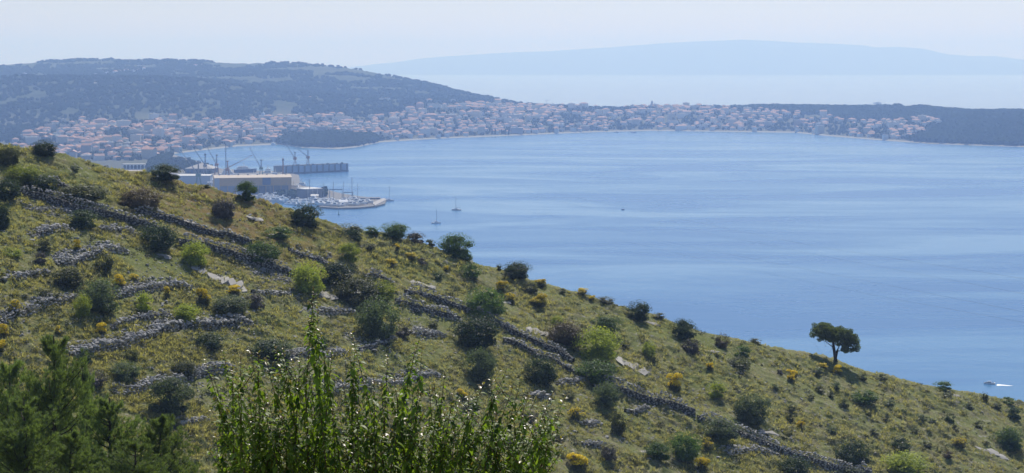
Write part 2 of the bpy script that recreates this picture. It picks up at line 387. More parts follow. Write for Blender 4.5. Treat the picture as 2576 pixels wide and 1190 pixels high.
def farz(px, d):
    i = np.clip(np.interp(d, fd, np.arange(len(fd))), 0, len(fd) - 1.001); j = np.clip((px + 400) / 8., 0, len(fc) - 1.001)
    i0 = np.floor(i).astype(int); j0 = np.floor(j).astype(int); a = i - i0; b = j - j0
    return (FZ[i0, j0] * (1 - a) + FZ[i0 + 1, j0] * a) * (1 - b) + (FZ[i0, j0 + 1] * (1 - a) + FZ[i0 + 1, j0 + 1] * a) * b
def scr_y(z, d): return HOR + (CAMZ - z) * F / d

# island across the channel
IS = np.array([(-900, 182), (600, 182), (850, 172), (940, 162), (1000, 156), (1060, 147), (1120, 142), (1200, 137), (1300, 131), (1380, 129), (1440, 125), (1540, 119), (1600, 114), (1680, 108), (1760, 104),
               (1870, 100), (1940, 103), (2000, 107), (2100, 110), (2170, 114), (2200, 119), (2260, 118), (2320, 122), (2380, 136), (2440, 141), (2500, 141), (2576, 150), (2700, 164), (2850, 183), (3400, 184)], float)
ic = np.linspace(-285, 2860, 400); iy = np.interp(ic, IS[:, 0], IS[:, 1])
idp = [24500, 24600, 25100, 25800, 26500, 27300, 28200, 29500]; frac = [-.02, .01, .28, .55, .82, 1., .7, -.02]
V = []
for d, f_ in zip(idp, frac):
    zr = CAMZ - (iy - HOR) * 27300 / F
    V.append(np.stack([(ic - CX) / F * d, 0 * ic + d, zr * f_ + (f_ > .1) * (f_ < .9) * (fbm(ic / 50, 0 * ic + d / 900, 3, 4) - .5) * 110 * np.clip(zr / 350, 0, 1)], -1))
tag(ob("distant_island", mesh("distant_island", np.array(V), grid_faces(len(idp), len(ic)), M['island'], True)), kind="structure")

hz = MB().box(-9800, 9800, -300, 31200, -7, 500)
hm, ht, hp = newmat("haze_air"); ht.nodes.remove(hp)
pv = ht.nodes.new("ShaderNodeVolumePrincipled"); pv.inputs["Density"].default_value = HAZE_DENS
pv.inputs["Color"].default_value = (*HAZE_COL, 1); pv.inputs["Absorption Color"].default_value = (.66, .76, 1, 1); pv.inputs["Anisotropy"].default_value = HAZE_G
ht.links.new(pv.outputs[0], ht.nodes["Material Output"].inputs["Volume"])
tag(ob("haze", hz.me("haze", hm)), kind="stuff")

# shipyard peninsula
PEN = [(250, 400), (440, 392), (505, 410), (560, 428), (640, 432), (700, 433), (752, 443), (757, 470), (815, 478), (850, 488), (900, 497), (955, 502), (972, 506), (968, 516), (945, 522), (900, 526),
       (850, 527), (805, 524), (795, 513), (760, 503), (715, 498), (680, 502), (690, 530), (600, 560), (400, 560), (250, 500)]
pp = [sea(x, y) for x, y in PEN]; n = len(pp)
v = [(p.x, p.y, 1.8) for p in pp] + [(p.x, p.y, -4) for p in pp]
tag(ob("harbour_ground", mesh("harbour_ground", v, [tuple(range(n - 1, -1, -1))] + [(i, (i + 1) % n, n + (i + 1) % n, n + i) for i in range(n)], M['quay'])), kind="structure")

# ------------------------------------------------------------------ crowns of distant woods (instances of one lumpy crown made inside the nodes)
def canopy(name, pts, scl, mat, kind="stuff", label=None, flat=.85):
    me = bpy.data.meshes.new(name); me.vertices.add(len(pts)); me.vertices.foreach_set("co", np.asarray(pts, np.float32).ravel())
    a = me.attributes.new("sc", 'FLOAT', 'POINT'); a.data.foreach_set("value", np.asarray(scl, np.float32)); me.update()
    o = ob(name, me); tag(o, kind=kind, label=label)
    ng = bpy.data.node_groups.new(name, 'GeometryNodeTree')
    ng.interface.new_socket("Geometry", in_out='INPUT', socket_type='NodeSocketGeometry'); ng.interface.new_socket("Geometry", in_out='OUTPUT', socket_type='NodeSocketGeometry')
    N, L = ng.nodes, ng.links
    gi = N.new("NodeGroupInput"); go = N.new("NodeGroupOutput"); ico = N.new("GeometryNodeMeshIcoSphere"); ico.inputs["Radius"].default_value = .55; ico.inputs["Subdivisions"].default_value = 2
    no = N.new("ShaderNodeTexNoise"); no.inputs["Scale"].default_value = 2.3
    mul = N.new("ShaderNodeVectorMath"); mul.operation = 'SCALE'; mul.inputs["Scale"].default_value = .8
    sub = N.new("ShaderNodeVectorMath"); sub.operation = 'SUBTRACT'; sub.inputs[1].default_value = (.5, .5, .5)
    L.new(no.outputs["Color"], sub.inputs[0]); L.new(sub.outputs[0], mul.inputs[0])
    sp = N.new("GeometryNodeSetPosition"); L.new(ico.outputs[0], sp.inputs[0]); L.new(mul.outputs[0], sp.inputs["Offset"])
    sm = N.new("GeometryNodeSetMaterial"); sm.inputs["Material"].default_value = mat; L.new(sp.outputs[0], sm.inputs[0])
    iop = N.new("GeometryNodeInstanceOnPoints"); L.new(gi.outputs[0], iop.inputs["Points"]); L.new(sm.outputs[0], iop.inputs["Instance"])
    at = N.new("GeometryNodeInputNamedAttribute"); at.data_type = 'FLOAT'; at.inputs["Name"].default_value = "sc"
    cb = N.new("ShaderNodeCombineXYZ"); rf = N.new("FunctionNodeRandomValue"); rf.data_type = 'FLOAT'; rf.inputs[2].default_value = flat * .75; rf.inputs[3].default_value = flat * 1.3
    mm = N.new("ShaderNodeMath"); mm.operation = 'MULTIPLY'; L.new(at.outputs["Attribute"], mm.inputs[0]); L.new(rf.outputs[1], mm.inputs[1])
    L.new(at.outputs["Attribute"], cb.inputs[0]); L.new(at.outputs["Attribute"], cb.inputs[1]); L.new(mm.outputs[0], cb.inputs[2]); L.new(cb.outputs[0], iop.inputs["Scale"])
    rr_ = N.new("FunctionNodeRandomValue"); rr_.data_type = 'FLOAT_VECTOR'; rr_.inputs[1].default_value = (0, 0, 6.28); L.new(rr_.outputs[0], iop.inputs["Rotation"])
    L.new(iop.outputs[0], go.inputs[0])
    md = o.modifiers.new("crowns", 'NODES'); md.node_group = ng
    return o
def in_poly(x, y, P):
    c = False; j = len(P) - 1
    for i in range(len(P)):
        if (P[i][1] > y) != (P[j][1] > y) and x < (P[j][0] - P[i][0]) * (y - P[i][1]) / (P[j][1] - P[i][1]) + P[i][0]: c = not c
        j = i
    return c
TOWN = [(20, 372), (60, 345), (110, 322), (160, 304), (280, 302), (430, 303), (520, 302), (600, 308), (660, 296), (760, 294), (850, 292), (1000, 290), (1040, 276), (1130, 268), (1200, 258), (1320, 268), (1500, 272), (1760, 270), (1900, 279),
        (2060, 289), (2120, 305), (2240, 306), (2330, 301), (2372, 312), (2330, 335), (2270, 352), (2150, 347), (2080, 340), (2000, 333), (1640, 328), (1480, 331), (1300, 339), (1130, 347), (970, 352), (930, 342), (850, 337), (790, 338), (730, 345), (690, 357), (560, 370),
        (430, 386), (390, 398), (330, 405), (250, 404), (120, 395)]
hp_ = []    # house spots px, d, z
occ = {}
def free(x, y, r):
    cx_, cy_ = int(x // 25), int(y // 25)
    for a in (-1, 0, 1):
        for b in (-1, 0, 1):
            for (u, v_, q) in occ.get((cx_ + a, cy_ + b), ()):
                if (u - x) ** 2 + (v_ - y) ** 2 < (r + q) ** 2: return False
    occ.setdefault((cx_, cy_), []).append((x, y, r)); return True
hr = random.Random(11)
tries = 0
while len(hp_) < 1250 and tries < 120000:
    tries += 1
    px = hr.uniform(15, 2380); d = hr.uniform(2950, 5450)
    z = float(farz(px, d))
    if z < 2.4: continue
    y = scr_y(z, d)
    if not in_poly(px, y, TOWN): continue
    if vn(px / 60., d / 110., 9) < .31: continue
    big = hr.random() < .16
    r = 12.5 if big else hr.uniform(8, 10)
    X = (px - CX) / F * d
    if not free(X, d, r): continue
    hp_.append((px, d, z, X, big, r))
for px, y in ((960, 255), (975, 253), (300, 182), (318, 180), (335, 181), (350, 180), (362, 177), (240, 190), (475, 176), (290, 184), (270, 189), (492, 168), (505, 166), (62, 190), (350, 171), (1080, 258), (1110, 256), (1140, 258), (780, 250), (1100, 258)):
    dd = np.arange(4300, 6900, 15.); zz = farz(np.full_like(dd, px), dd); yy = scr_y(zz, dd); k = int(np.argmin(np.abs(yy - y)))
    hp_.append((px, float(dd[k]), float(zz[k]), (px - CX) / F * float(dd[k]), False, 10))

# woods
cr = np.random.RandomState(3)
def scatter(nn, px0, px1, d0, d1, cond):
    px = cr.uniform(px0, px1, nn); d = np.sqrt(cr.uniform(d0 ** 2, d1 ** 2, nn)); z = farz(px, d); X = (px - CX) / F * d; y = scr_y(z, d)
    k = cond(px, d, z, y); return X[k], d[k], z[k], px[k], y[k]
def towny(px, y): return np.array([in_poly(a, b, TOWN) for a, b in zip(px, y)], bool)
X, d, z, px, y = scatter(52000, -100, 2750, 3600, 6900, lambda px, d, z, y: (z > 3.0) & ((vn(px / 90., d / 160., 4) + vn(px / 25, d / 60, 6) * .4) > np.where((d > 5650) & (z > 100), .60, .40)))
k = ~towny(px, y); X, d, z, px, y = X[k], d[k], z[k], px[k], y[k]
s = cr.uniform(6, 11, len(X)) * np.where(px > 2050, 1.15, 1)
canopy("far_pine_wood", np.stack([X, d, z + s * .3], -1), s, M['canopy'], label="dark hazy pine wood covering the hills and the right-hand headland behind the town")
X, d, z, px, y = scatter(30000, 10, 2400, 2900, 5500, lambda px, d, z, y: (z > 3.) & ((scr_y(z, d) > 300) | (vn(px / 50., d / 90., 10) > .4)))
k = towny(px, y); X, d, z, px, y = X[k], d[k], z[k], px[k], y[k]
k = np.array([all((u - a) ** 2 + (v_ - b) ** 2 > (q * .75 + 2) ** 2 for i_ in (-1, 0, 1) for j_ in (-1, 0, 1) for (u, v_, q) in occ.get((int(a // 25) + i_, int(b // 25) + j_), ())) for a, b in zip(X, d)])
X, d, z = X[k], d[k], z[k]; s = cr.uniform(4, 8, len(X))
canopy("town_trees", np.stack([X, d, z + s * .3], -1), s, M['gardens'], label="dark green garden trees filling the gaps between the town houses", flat=1.1)
# headlands and groves at the water's edge, dense
def grove(name, label, P, nn, s0=7, s1=11, zg=None):
    xs_ = [a for a, b in P]; X, d, z, px, y = scatter(nn, min(xs_), max(xs_), 2600, 5600, lambda px, d, z, y: (z > 2.6))
    k = np.array([in_poly(a, b, P) for a, b in zip(px, y)], bool); X, d, z = X[k], d[k], z[k]; s = cr.uniform(s0, s1, len(X))
    canopy(name, np.stack([X, d, z + s * .3], -1), s, M['canopy'], label=label)
grove("shore_grove", "dark grove of pines on the low point at the far side of the inlet", [(688, 368), (730, 344), (800, 336), (860, 334), (935, 340), (960, 352), (890, 369), (850, 373), (760, 370)], 30000)
grove("headland_wood", "dense dark wood on the headland at the right edge above the bay", [(2290, 360), (2330, 338), (2375, 316), (2400, 290), (2440, 285), (2700, 285), (2700, 372), (2450, 364)], 46000, 8, 13)
grove("ridge_belt", "band of dark pines along the crest behind the right half of the town", [(1850, 276), (1900, 268), (2700, 280), (2700, 300), (2330, 303), (2230, 304), (2110, 300), (2050, 287), (1900, 281)], 60000, 7, 12)
grove("park_wood", "dark wooded rise between the left-hand houses and the shipyard", [(372, 414), (385, 400), (430, 388), (470, 395), (520, 420), (500, 440), (400, 440), (372, 436)], 16000, 5, 8)
pk = []
while len(pk) < 170:
    a, b = hr.uniform(370, 560), hr.uniform(398, 445)
    if in_poly(a, b, [(380, 399), (440, 394), (500, 411), (545, 430), (520, 440), (455, 428), (400, 440)]):
        q = sea(a, b, 2); pk.append((q.x, q.y, 4))
canopy("quayside_trees", np.array(pk), cr.uniform(5, 8, len(pk)), M['canopy'], label="clump of dark trees on the near bank of the inlet beside the shipyard")
pk = []
for (a0, a1, b0, b1, nn) in ((700, 765, 492, 500, 60), (765, 810, 492, 500, 30), (809, 822, 484, 494, 12)):
    for _ in range(nn):
        q = sea(hr.uniform(a0, a1), hr.uniform(b0, b1), 2); pk.append((q.x, q.y, 4.5))
canopy("boatyard_trees", np.array(pk), cr.uniform(5, 9, len(pk)), M['canopy'], label="row of dark trees in front of the white roofed boatyard building", flat=1.1)

# ------------------------------------------------------------------ town houses
WM = ['wcream', 'wwhite', 'wgrey', 'wpink']; WN = ['cream', 'white', 'grey', 'pinkish']; assert True
RM = ['rorange', 'rpink', 'rgrey', 'rwhite']; RN = ['orange-roofed', 'pink-roofed', 'grey-roofed', 'white-roofed']
def house_mesh(kind):
    w_, d_, h_ = {0: (11, 9, 6), 1: (13, 10, 8), 2: (10, 10, 9), 3: (18, 12, 13), 4: (15, 10, 6), 5: (22, 12, 10)}[kind]
    a = MB().box(-w_ / 2, w_ / 2, -d_ / 2, d_ / 2, -4, h_)
    win = []
    for fl in range(int(h_ // 2.9)):
        for k in range(int(w_ // 3.2)):
            x = -w_ / 2 + 1.6 + k * 3.2; win.append((x, fl * 2.9 + 1.0))
    wm_ = MB()
    for x, z_ in win: wm_.box(x - .55, x + .55, -d_ / 2 - .12, -d_ / 2 + .05, z_, z_ + 1.4)
    r1 = MB().hip(-w_ / 2 - .5, w_ / 2 + .5, -d_ / 2 - .5, d_ / 2 + .5, h_, 2.6 if w_ < 16 else 3.2, 1)
    r2 = MB().hip(-w_ / 2 - .5, w_ / 2 + .5, -d_ / 2 - .5, d_ / 2 + .5, h_, 2.8, 0)
    r3 = MB().box(-w_ / 2 - .3, w_ / 2 + .3, -d_ / 2 - .3, d_ / 2 + .3, h_, h_ + .7).box(-1.5, 1.5, -1, 2, h_ + .7, h_ + 2.4)
    return a, wm_, (r1, r2, r3)
HM = {}
for k in range(6):
    a, b, rs = house_mesh(k); HM[k] = (a.me("wall", M['wwhite']), b.me("windows", M['window']), [r.me("roof", M['rorange']) for r in rs], (a, rs))
order = sorted(range(len(hp_)), key=lambda i: hp_[i][1] * (.8 if hp_[i][4] else 1))
ORD = ['first', 'second', 'third', 'fourth', 'fifth', 'sixth', 'seventh', 'eighth', 'ninth', 'tenth', 'eleventh', 'twelfth', 'thirteenth', 'fourteenth', 'fifteenth', 'sixteenth', 'seventeenth', 'eighteenth', 'nineteenth', 'twentieth']
SEG = [(-99, 130, "beyond left ridge tip"), (130, 260, "beyond left ridge bush"), (260, 400, "behind arcade building"), (400, 560, "beside inlet's end"), (560, 700, "behind blue ship"),
       (700, 900, "above floating dock"), (900, 1100, "right of shore grove"), (1100, 1300, "below long ridge's end"), (1300, 1500, "below tower crane"),
       (1500, 1700, "below church tower"), (1700, 1900, "right of church tower"), (1900, 2080, "below crest pines"), (2080, 2240, "at shore's right bend"), (2240, 2700, "beside right headland")]
stuffv, stufff, sm_idx = [], [], []
big_meshes = MB(); roof_stuff = {0: MB(), 1: MB(), 2: MB(), 3: MB()}; wall_stuff = MB()
info = []
for rank, i in enumerate(order):
    px, d, z, X, big, r = hp_[i]
    kind = hr.choice([3, 5]) if big else hr.choice([0, 0, 1, 1, 2, 4]); wm = hr.choices([0, 1, 2, 3], [4, 5, 3, 1.2])[0]
    rm = hr.choices([0, 1, 2, 3], [5, 3, 1.2, .7])[0]
    if big and hr.random() < .5: rm = hr.choice([2, 3])
    rt = 2 if rm >= 2 else hr.choice([0, 0, 1]); rz = hr.uniform(-.5, .5) + (math.pi / 2 if hr.random() < .3 and not big else 0)
    info.append([px, d, z, X, kind, wm, rm, rt, rz, big])
near = info[:300]; rest = info[300:]
groups = {}
for h in near:
    s_i = next(i for i, q in enumerate(SEG) if q[0] <= h[0] < q[1])
    sh = np.interp(h[0], cp, KD[:, 1]); row = int(max(0, (h[1] - max(sh, 2950 if h[0] < 430 else 0))) // 70)
    groups.setdefault((s_i, row, h[5], h[6]), []).append(h)
lab = {}
for (s_i, row, a, b), L_ in groups.items():
    L_.sort(key=lambda h: h[0])
    for k, h in enumerate(L_):
        size = "large " if h[9] else ""
        rowt = "nearest row to bay" if row == 0 else f"{ORD[min(row, 19)]} row from bay"
        lab[id(h)] = f"{'' if len(L_) == 1 else ORD[k] + ' from left of '}{size}{WN[a]} {RN[b]} {'houses' if len(L_) > 1 else 'house'}, {rowt}, {SEG[s_i][2]}"
for h in near:
    px, d, z, X, kind, wm, rm, rt, rz, big = h
    e = empty("town_house" if not big else "apartment_block", (X, d, z), rz, label=lab[id(h)], cat="house" if not big else "apartment block", group="houses of the town across the bay")
    hs = .85 + .4 * ((X * .37) % 1); e.scale = (hs, hs, .8 + .5 * ((X * .73) % 1)); ob("wall", HM[kind][0], e, mat=M[WM[wm]]); ob("roof", HM[kind][2][rt], e, mat=M[RM[rm]])
for h in rest:
    px, d, z, X, kind, wm, rm, rt, rz, big = h
    c_, s_ = math.cos(rz), math.sin(rz)
    for src, dst in ((HM[kind][3][0], wall_stuff), (HM[kind][3][1][rt], roof_stuff[rm])):
        dst.add([(X + x * c_ - y * s_, d + x * s_ + y * c_, z + q) for x, y, q in src.v], src.f)
mv, mf, mi = [], [], []
for idx, m_ in enumerate([wall_stuff] + [roof_stuff[k] for k in range(4)]):
    b = len(mv); mv += m_.v; mf += [tuple(b + i for i in q) for q in m_.f]; mi += [idx] * len(m_.f)
me = mesh("far_houses", mv, mf, [M['wwhite']] + [M[k] for k in RM]); me.polygons.foreach_set("material_index", mi)
tag(ob("far_houses", me), label="mass of hundreds of small hazy houses filling the far slope of the town", kind="stuff")

# church tower, domed church, construction crane, cypresses
def far_at(px, y, lo=3600, hi=5600):
    dd = np.arange(lo, hi, 10.); zz = farz(np.full_like(dd, px), dd); yy = scr_y(zz, dd); k = int(np.argmin(np.abs(yy - y))); return Vector(((px - CX) / F * dd[k], dd[k], zz[k]))
e = empty("church", far_at(1640, 276), 0, label="church with tall square bell tower and pointed spire on the town skyline", cat="church")
ob("wall", MB().box(4, 26, -6, 6, -4, 9).me("wall", M['wgrey']), e); ob("roof", MB().hip(3, 27, -7, 7, 9, 4, 0).me("roof", M['rpink']), e)
tw = ob("bell_tower", MB().box(-3, 3, -3, 3, -4, 19).me("bell_tower", M['wpink']), e)
ob("spire", MB().tube([(0, 0, 19), (0, 0, 22), (0, 0, 27)], [3.6, 2.6, .2], 8).me("spire", M['dconc']), tw)
e = empty("domed_church", far_at(662, 300), 0, label="pale domed church among houses at the left part of the town", cat="church")
ob("wall", MB().box(-10, 10, -7, 7, -3, 10).me("wall", M['wwhite']), e); ob("dome", MB().tube([(0, 0, 10), (0, 0, 13), (0, 0, 15), (0, 0, 16.5), (0, 0, 20)], [5, 4.6, 3.2, 1, .1], 10).me("dome", M['lsteel']), e)
e = empty("tower_crane", far_at(1375, 266), 0, label="thin construction tower crane above the town ridge line", cat="crane")
ob("mast", MB().tube([(0, 0, -2), (0, 0, 17)], .5, 4).me("mast", M['rib']), e); ob("jib", MB().tube([(-5, 0, 15.5), (13, 0, 18.5)], .4, 4).me("jib", M['rib']), e)
cyp = MB().tube([(0, 0, 0), (0, 0, 1.5), (0, 0, 6), (0, 0, 10), (0, 0, 13)], [.5, 1.7, 1.9, 1.1, .1], 7).me("cypress", M['canopy'])
for k, px in enumerate((1160, 1226, 1238, 1246, 1254, 1262, 1272, 1280, 2038, 2100, 2120)):
    y = 340 if px < 1200 else (338 if px < 1300 else (333 if px < 2060 else 338))
    tag(ob("cypress_tree", cyp, None, far_at(px, y, 3900, 4900), k, (1 + .2 * (k % 3), 1, .85 + .12 * (k % 4))),
        label=("single dark cypress right of the shore grove" if k == 0 else f"{ORD[k - 1]} from left in the cypress row behind the town beach" if k < 8 else f"dark cypress near the right bend of the shore, {ORD[k - 8]} from left"), cat="tree", group="cypresses near the shore")

# ------------------------------------------------------------------ shipyard and marina
def yaw(p, q): return math.atan2(q.y - p.y, q.x - p.x)
# yellow hall
p0, p1 = sea(540, 489, 1.8), sea(734, 487, 1.8); L_ = (p1 - p0).length; a = yaw(p0, p1) + .06
e = empty("shipyard_hall", p0, a, label="long ochre shipyard hall with beige roof and blue door", cat="hall")
ob("wall", MB().box(0, L_, 0, 38, 0, 20.5).me("wall", M['yellow']), e)
ob("roof", MB().add([(-.6, -.6, 20.5), (L_ + .6, -.6, 20.5), (L_ + .6, 38.6, 20.5), (-.6, 38.6, 20.5), (-.6, 19, 23.2), (L_ + .6, 19, 23.2)], [(0, 1, 5, 4), (2, 3, 4, 5), (1, 2, 5), (3, 0, 4), (0, 3, 2, 1)]).me("roof", M['yroof']), e)
ob("door", MB().box(L_ * .62, L_ * .73, -.35, .2, 11, 20.2).me("door", M['blued']), e)
ob("end_panel", MB().box(-.15, 6, -.3, .2, 0, 20.3).me("end_panel", M['lsteel']), e)
for k in range(9): ob("lower_panel", MB().box(7 + k * 9.6, 15.8 + k * 9.6, -.22, .2, 0, 10.2).me("lower_panel", M['steel'] if k < 4 else M['dconc']), e)
for k in range(8): ob("roof_vent", MB().box(6 + k * 12, 8 + k * 12, 17.6, 20.4, 22.6, 24.2).me("roof_vent", M['steel']), e)
def shed(name, label, px, py, w_, dp, h_, rh, wall, roof, rz=0, hip=0, cat="building", doors=0):
    e = empty(name, sea(px, py, 1.8), rz, label=label, cat=cat)
    ob("wall", MB().box(-w_ / 2, w_ / 2, 0, dp, 0, h_).me("wall", M[wall]), e)
    ob("roof", MB().hip(-w_ / 2 - .5, w_ / 2 + .5, -.5, dp + .5, h_, rh, hip).me("roof", M[roof]), e)
    for k in range(doors): ob("door", MB().box(-w_ / 2 + 3 + k * 6, -w_ / 2 + 6.5 + k * 6, -.2, .1, .05, 4.5).me("door", M['blued']), e)
    return e
shed("warehouse", "pale blue grey warehouse with flat white roof left of the ochre hall", 487, 472, 44, 26, 16, .9, 'lsteel', 'rwhite', .05, doors=4)
shed("workshop", "dark workshop with wide low grey pitched roof behind the pale warehouse", 500, 436, 42, 36, 7, 7, 'dconc', 'concrete', -.1, 1, doors=2)
shed("low_shed", "long low grey shed between warehouse and ochre hall", 524, 466, 30, 14, 7, 2, 'steel', 'lsteel', .05, doors=3)
for k in range(3):
    e = empty("storage_tank", sea(524 + k * 6.5, 461, 9), 0, label=f"white rounded tank on the low shed, {['left', 'middle', 'right'][k]} of three", cat="tank", group="three white rounded tanks")
    ob("shell", MB().tube([(-1.3, 0, 1), (1.3, 0, 1)], 1.3, 10).me("shell", M['white']), e); ob("stand", MB().box(-1, 1, -.8, .8, -1.6, .3).me("stand", M['steel']), e)
shed("site_container", "small white rounded container left of the ochre hall base", 533, 494, 10, 5, 3.4, 1, 'white', 'white')
shed("quay_office", "low white office with flat white roof by the ochre hall", 538, 482, 9, 6, 3, .5, 'white', 'rwhite', doors=1)
# boatyard building
p0, p1 = sea(768, 503, 1.8), sea(811, 501, 1.8); L_ = (p1 - p0).length
e = empty("boatyard_building", p0, yaw(p0, p1), label="dark concrete boatyard building with white flat roof right of the hall", cat="building")
ob("wall", MB().box(0, L_, 0, 22, 0, 12.5).me("wall", M['dconc']), e); ob("roof", MB().box(-.4, L_ + .4, -.4, 22.4, 12.5, 13.3).me("roof", M['rwhite']), e)
for k in range(3): ob("pilaster", MB().box(3 + k * 6.5, 4 + k * 6.5, -.4, 0, 0, 12.4).me("pilaster", M['wgrey']), e)
for k in range(4): ob("window", MB().box(4.6 + k * 4.2, 6.6 + k * 4.2, -.15, .1, 6, 8).me("window", M['window']), e)
shed("beige_hut", "small beige hut with low gabled roof in front of boatyard building", 791, 504, 8.5, 6, 5.4, 1.8, 'wcream', 'offw', 0, 0, "hut", doors=1)
shed("white_tent", "white storage tent with pitched roof among boats on the point", 864, 517, 9.5, 7, 4.2, 2.2, 'white', 'white', .15, 0, "tent")
# arcade building, roofs and dome behind the ridge
q = sea(336, 427, 5); e = empty("arcade_building", q, .02, label="long white arcade building with open arches above the ridge", cat="building")
ob("roof", MB().box(-17, 17, 0, 10, 7, 8.6).me("roof", M['offw']), e); ob("base", MB().box(-17, 17, .4, 10, -4, 1).me("base", M['wgrey']), e); ob("back_wall", MB().box(-17, 17, 9, 10, 0, 7).me("back_wall", M['dconc']), e)
for k in range(7):
    ob("column", MB().box(-16.6 + k * 5.4, -15.8 + k * 5.4, 0.1, .9, 1, 7).box(-17.2 + k * 5.4, -15.2 + k * 5.4, .12, .88, 5.9, 6.98).me("column", M['white']), e)
e = empty("sports_hall", sea(332, 444, 5), 0, label="long beige barrel-roofed hall just above the hill ridge", cat="hall")
ob("wall", MB().box(-18, 18, 0, 16, -6, 5).me("wall", M['offw']), e)
ob("roof", mesh("roof", [(x, 8 - 8.4 * math.cos(a_), 5 + 4 * math.sin(a_)) for x in (-18.4, 18.4) for a_ in np.linspace(0, math.pi, 9)], [(i, i + 1, i + 10, i + 9) for i in range(8)] + [tuple(range(8, -1, -1)), tuple(range(9, 18))], M['yroof'], False), e)
e = empty("white_dome", sea(341, 448, 5), 0, label="white sail-like dome tent in front of the barrel-roofed hall", cat="tent")
ob("canopy", MB().tube([(0, 0, 0), (0, 0, 3), (0, 0, 5), (0, 0, 6.5), (.5, 0, 7)], [9, 8, 5.5, 2.5, .1], 12).me("canopy", M['white']), e)
e = empty("round_roof_shed", sea(370, 451, 5), 0, label="low pale shed with rounded roof at the ridge left of bush", cat="shed")
ob("roof", MB().tube([(-9, 0, 2), (-7.5, 0, 2.5), (7.5, 0, 2.5), (9, 0, 2)], [1.5, 4, 4, 1.5], 12).me("roof", M['offw']), e)

# floating dock
p0, p1 = sea(716, 439), sea(877, 431.5); L_ = (p1 - p0).length
e = empty("floating_dock", p0, yaw(p0, p1), label="long floating dock with pale panels between dark ribs on the bay", cat="dock")
ob("pontoon", MB().box(0, L_, 0, 30, -2, 2.4).me("pontoon", M['rib']), e)
ob("near_wall", MB().box(0, L_, .6, 3.6, 2.4, 12).me("near_wall", M['lsteel']), e); ob("far_wall", MB().box(0, L_, 26.6, 29.6, 2.4, 12).me("far_wall", M['steel']), e)
ob("top_deck", MB().box(-.3, L_ + .3, .3, 4.6, 12, 12.6).me("top_deck", M['dconc']), e)
for k in range(11): ob("rib", MB().box(3 + k * (L_ - 6) / 10 - 1.1, 3 + k * (L_ - 6) / 10 + 1.1, -.1, .8, 2.42, 11.9).me("rib", M['rib']), e)
for k in range(10): ob("panel", MB().box(4.6 + k * (L_ - 6) / 10, 1.4 + (k + 1) * (L_ - 6) / 10, .35, .6, 3, 11.3).me("panel", M['lsteel']), e)
for k in range(12): ob("deck_gear", MB().box(6 + k * 9, 7.5 + k * 9 + (k % 3), 1, 3, 12.6, 13.4 + .5 * (k % 3)).me("deck_gear", M['rib']), e)
def crane(name, label, base, h_, jx, jz, m1, m2, leg=3.0, cab=True, s_=1.):
    e = empty(name, base, 0, label=label, cat="crane")
    for sx in (-1, 1):
        for sy in (-1, 1): ob("leg", MB().tube([(sx * leg, sy * leg, 0), (sx * leg * .35, sy * leg * .35, h_ * .45)], .4 * s_, 4).me("leg", M[m1]), e)
    ob("slewing_house", MB().box(-2.6 * s_, 2.6 * s_, -2 * s_, 2 * s_, h_ * .45, h_ * .45 + 3.4 * s_).me("slewing_house", M[m1]), e)
    ob("tower", MB().tube([(0, 0, h_ * .5), (0, 0, h_)], [1.1 * s_, .5 * s_], 4).box(-1.2, 1.6, -.8, .8, h_ * .93, h_).me("tower", M[m2]), e)
    ob("jib", MB().tube([(-1, 0, h_ * .5 + 2), (jx, 0, jz)], [.6 * s_, .3 * s_], 4).me("jib", M[m2]), e)
    ob("tie", MB().tube([(0, 0, h_), (jx, 0, jz)], .09, 4).me("tie", M['cable']), e)
    return e
DK = lambda f, y=2, z=12.6: Vector((p0.x + (p1.x - p0.x) * f - (p1.y - p0.y) / L_ * y, p0.y + (p1.y - p0.y) * f + (p1.x - p0.x) / L_ * y, z))
crane("dock_crane", "orange dock crane with raised jib, left one on the floating dock", DK(.17), 20, -13, 31, 'rust', 'steel', 2)
crane("dock_crane", "orange dock crane with raised jib, right one on the floating dock", DK(.37), 22, -19, 27, 'rust', 'steel', 2)
crane("quay_crane", "green harbour crane with long pale jib right of the blue ship", sea(657, 447, 1.8), 26, -17, 44, 'green', 'steel', 3.2)
crane("quay_crane", "green shipyard crane with two crossing jibs behind the pale warehouse", sea(499, 476, 1.8), 36, -24, 52, 'green', 'steel', 4.5, s_=1.25)
crane("quay_crane", "tall dark yard crane with jib leaning left behind the workshop", sea(516, 446, 1.8), 34, -22, 50, 'steel', 'rib', 3.5)
crane("quay_crane", "rust coloured crane with a low jib left of the blue ship", sea(572, 450, 1.8), 26, 36, 34, 'rust', 'rust', 4)
crane("quay_crane", "faint slender crane with jib leaning right near the inlet shore", sea(545, 440, 1.8), 30, -20, 52, 'rust', 'steel', 3)
e = empty("lattice_mast", sea(568, 440, 1.8), 0, label="tall thin dark mast standing in the yard left of the ship", cat="mast")
ob("pole", MB().tube([(0, 0, 0), (0, 0, 46)], .6, 4).me("pole", M['rib']), e)
e = empty("chimney_post", sea(712, 452, 1.8), 0, label="red brown square post standing by the left end of the dock", cat="post")
ob("pole", MB().tube([(0, 0, 0), (0, 0, 20), (0, 0, 31)], [1.1, 1.1, .8], 6).me("pole", M['rust']), e); ob("cap", MB().box(-1.5, 1.5, -1.5, 1.5, 27, 29).me("cap", M['rib']), e)

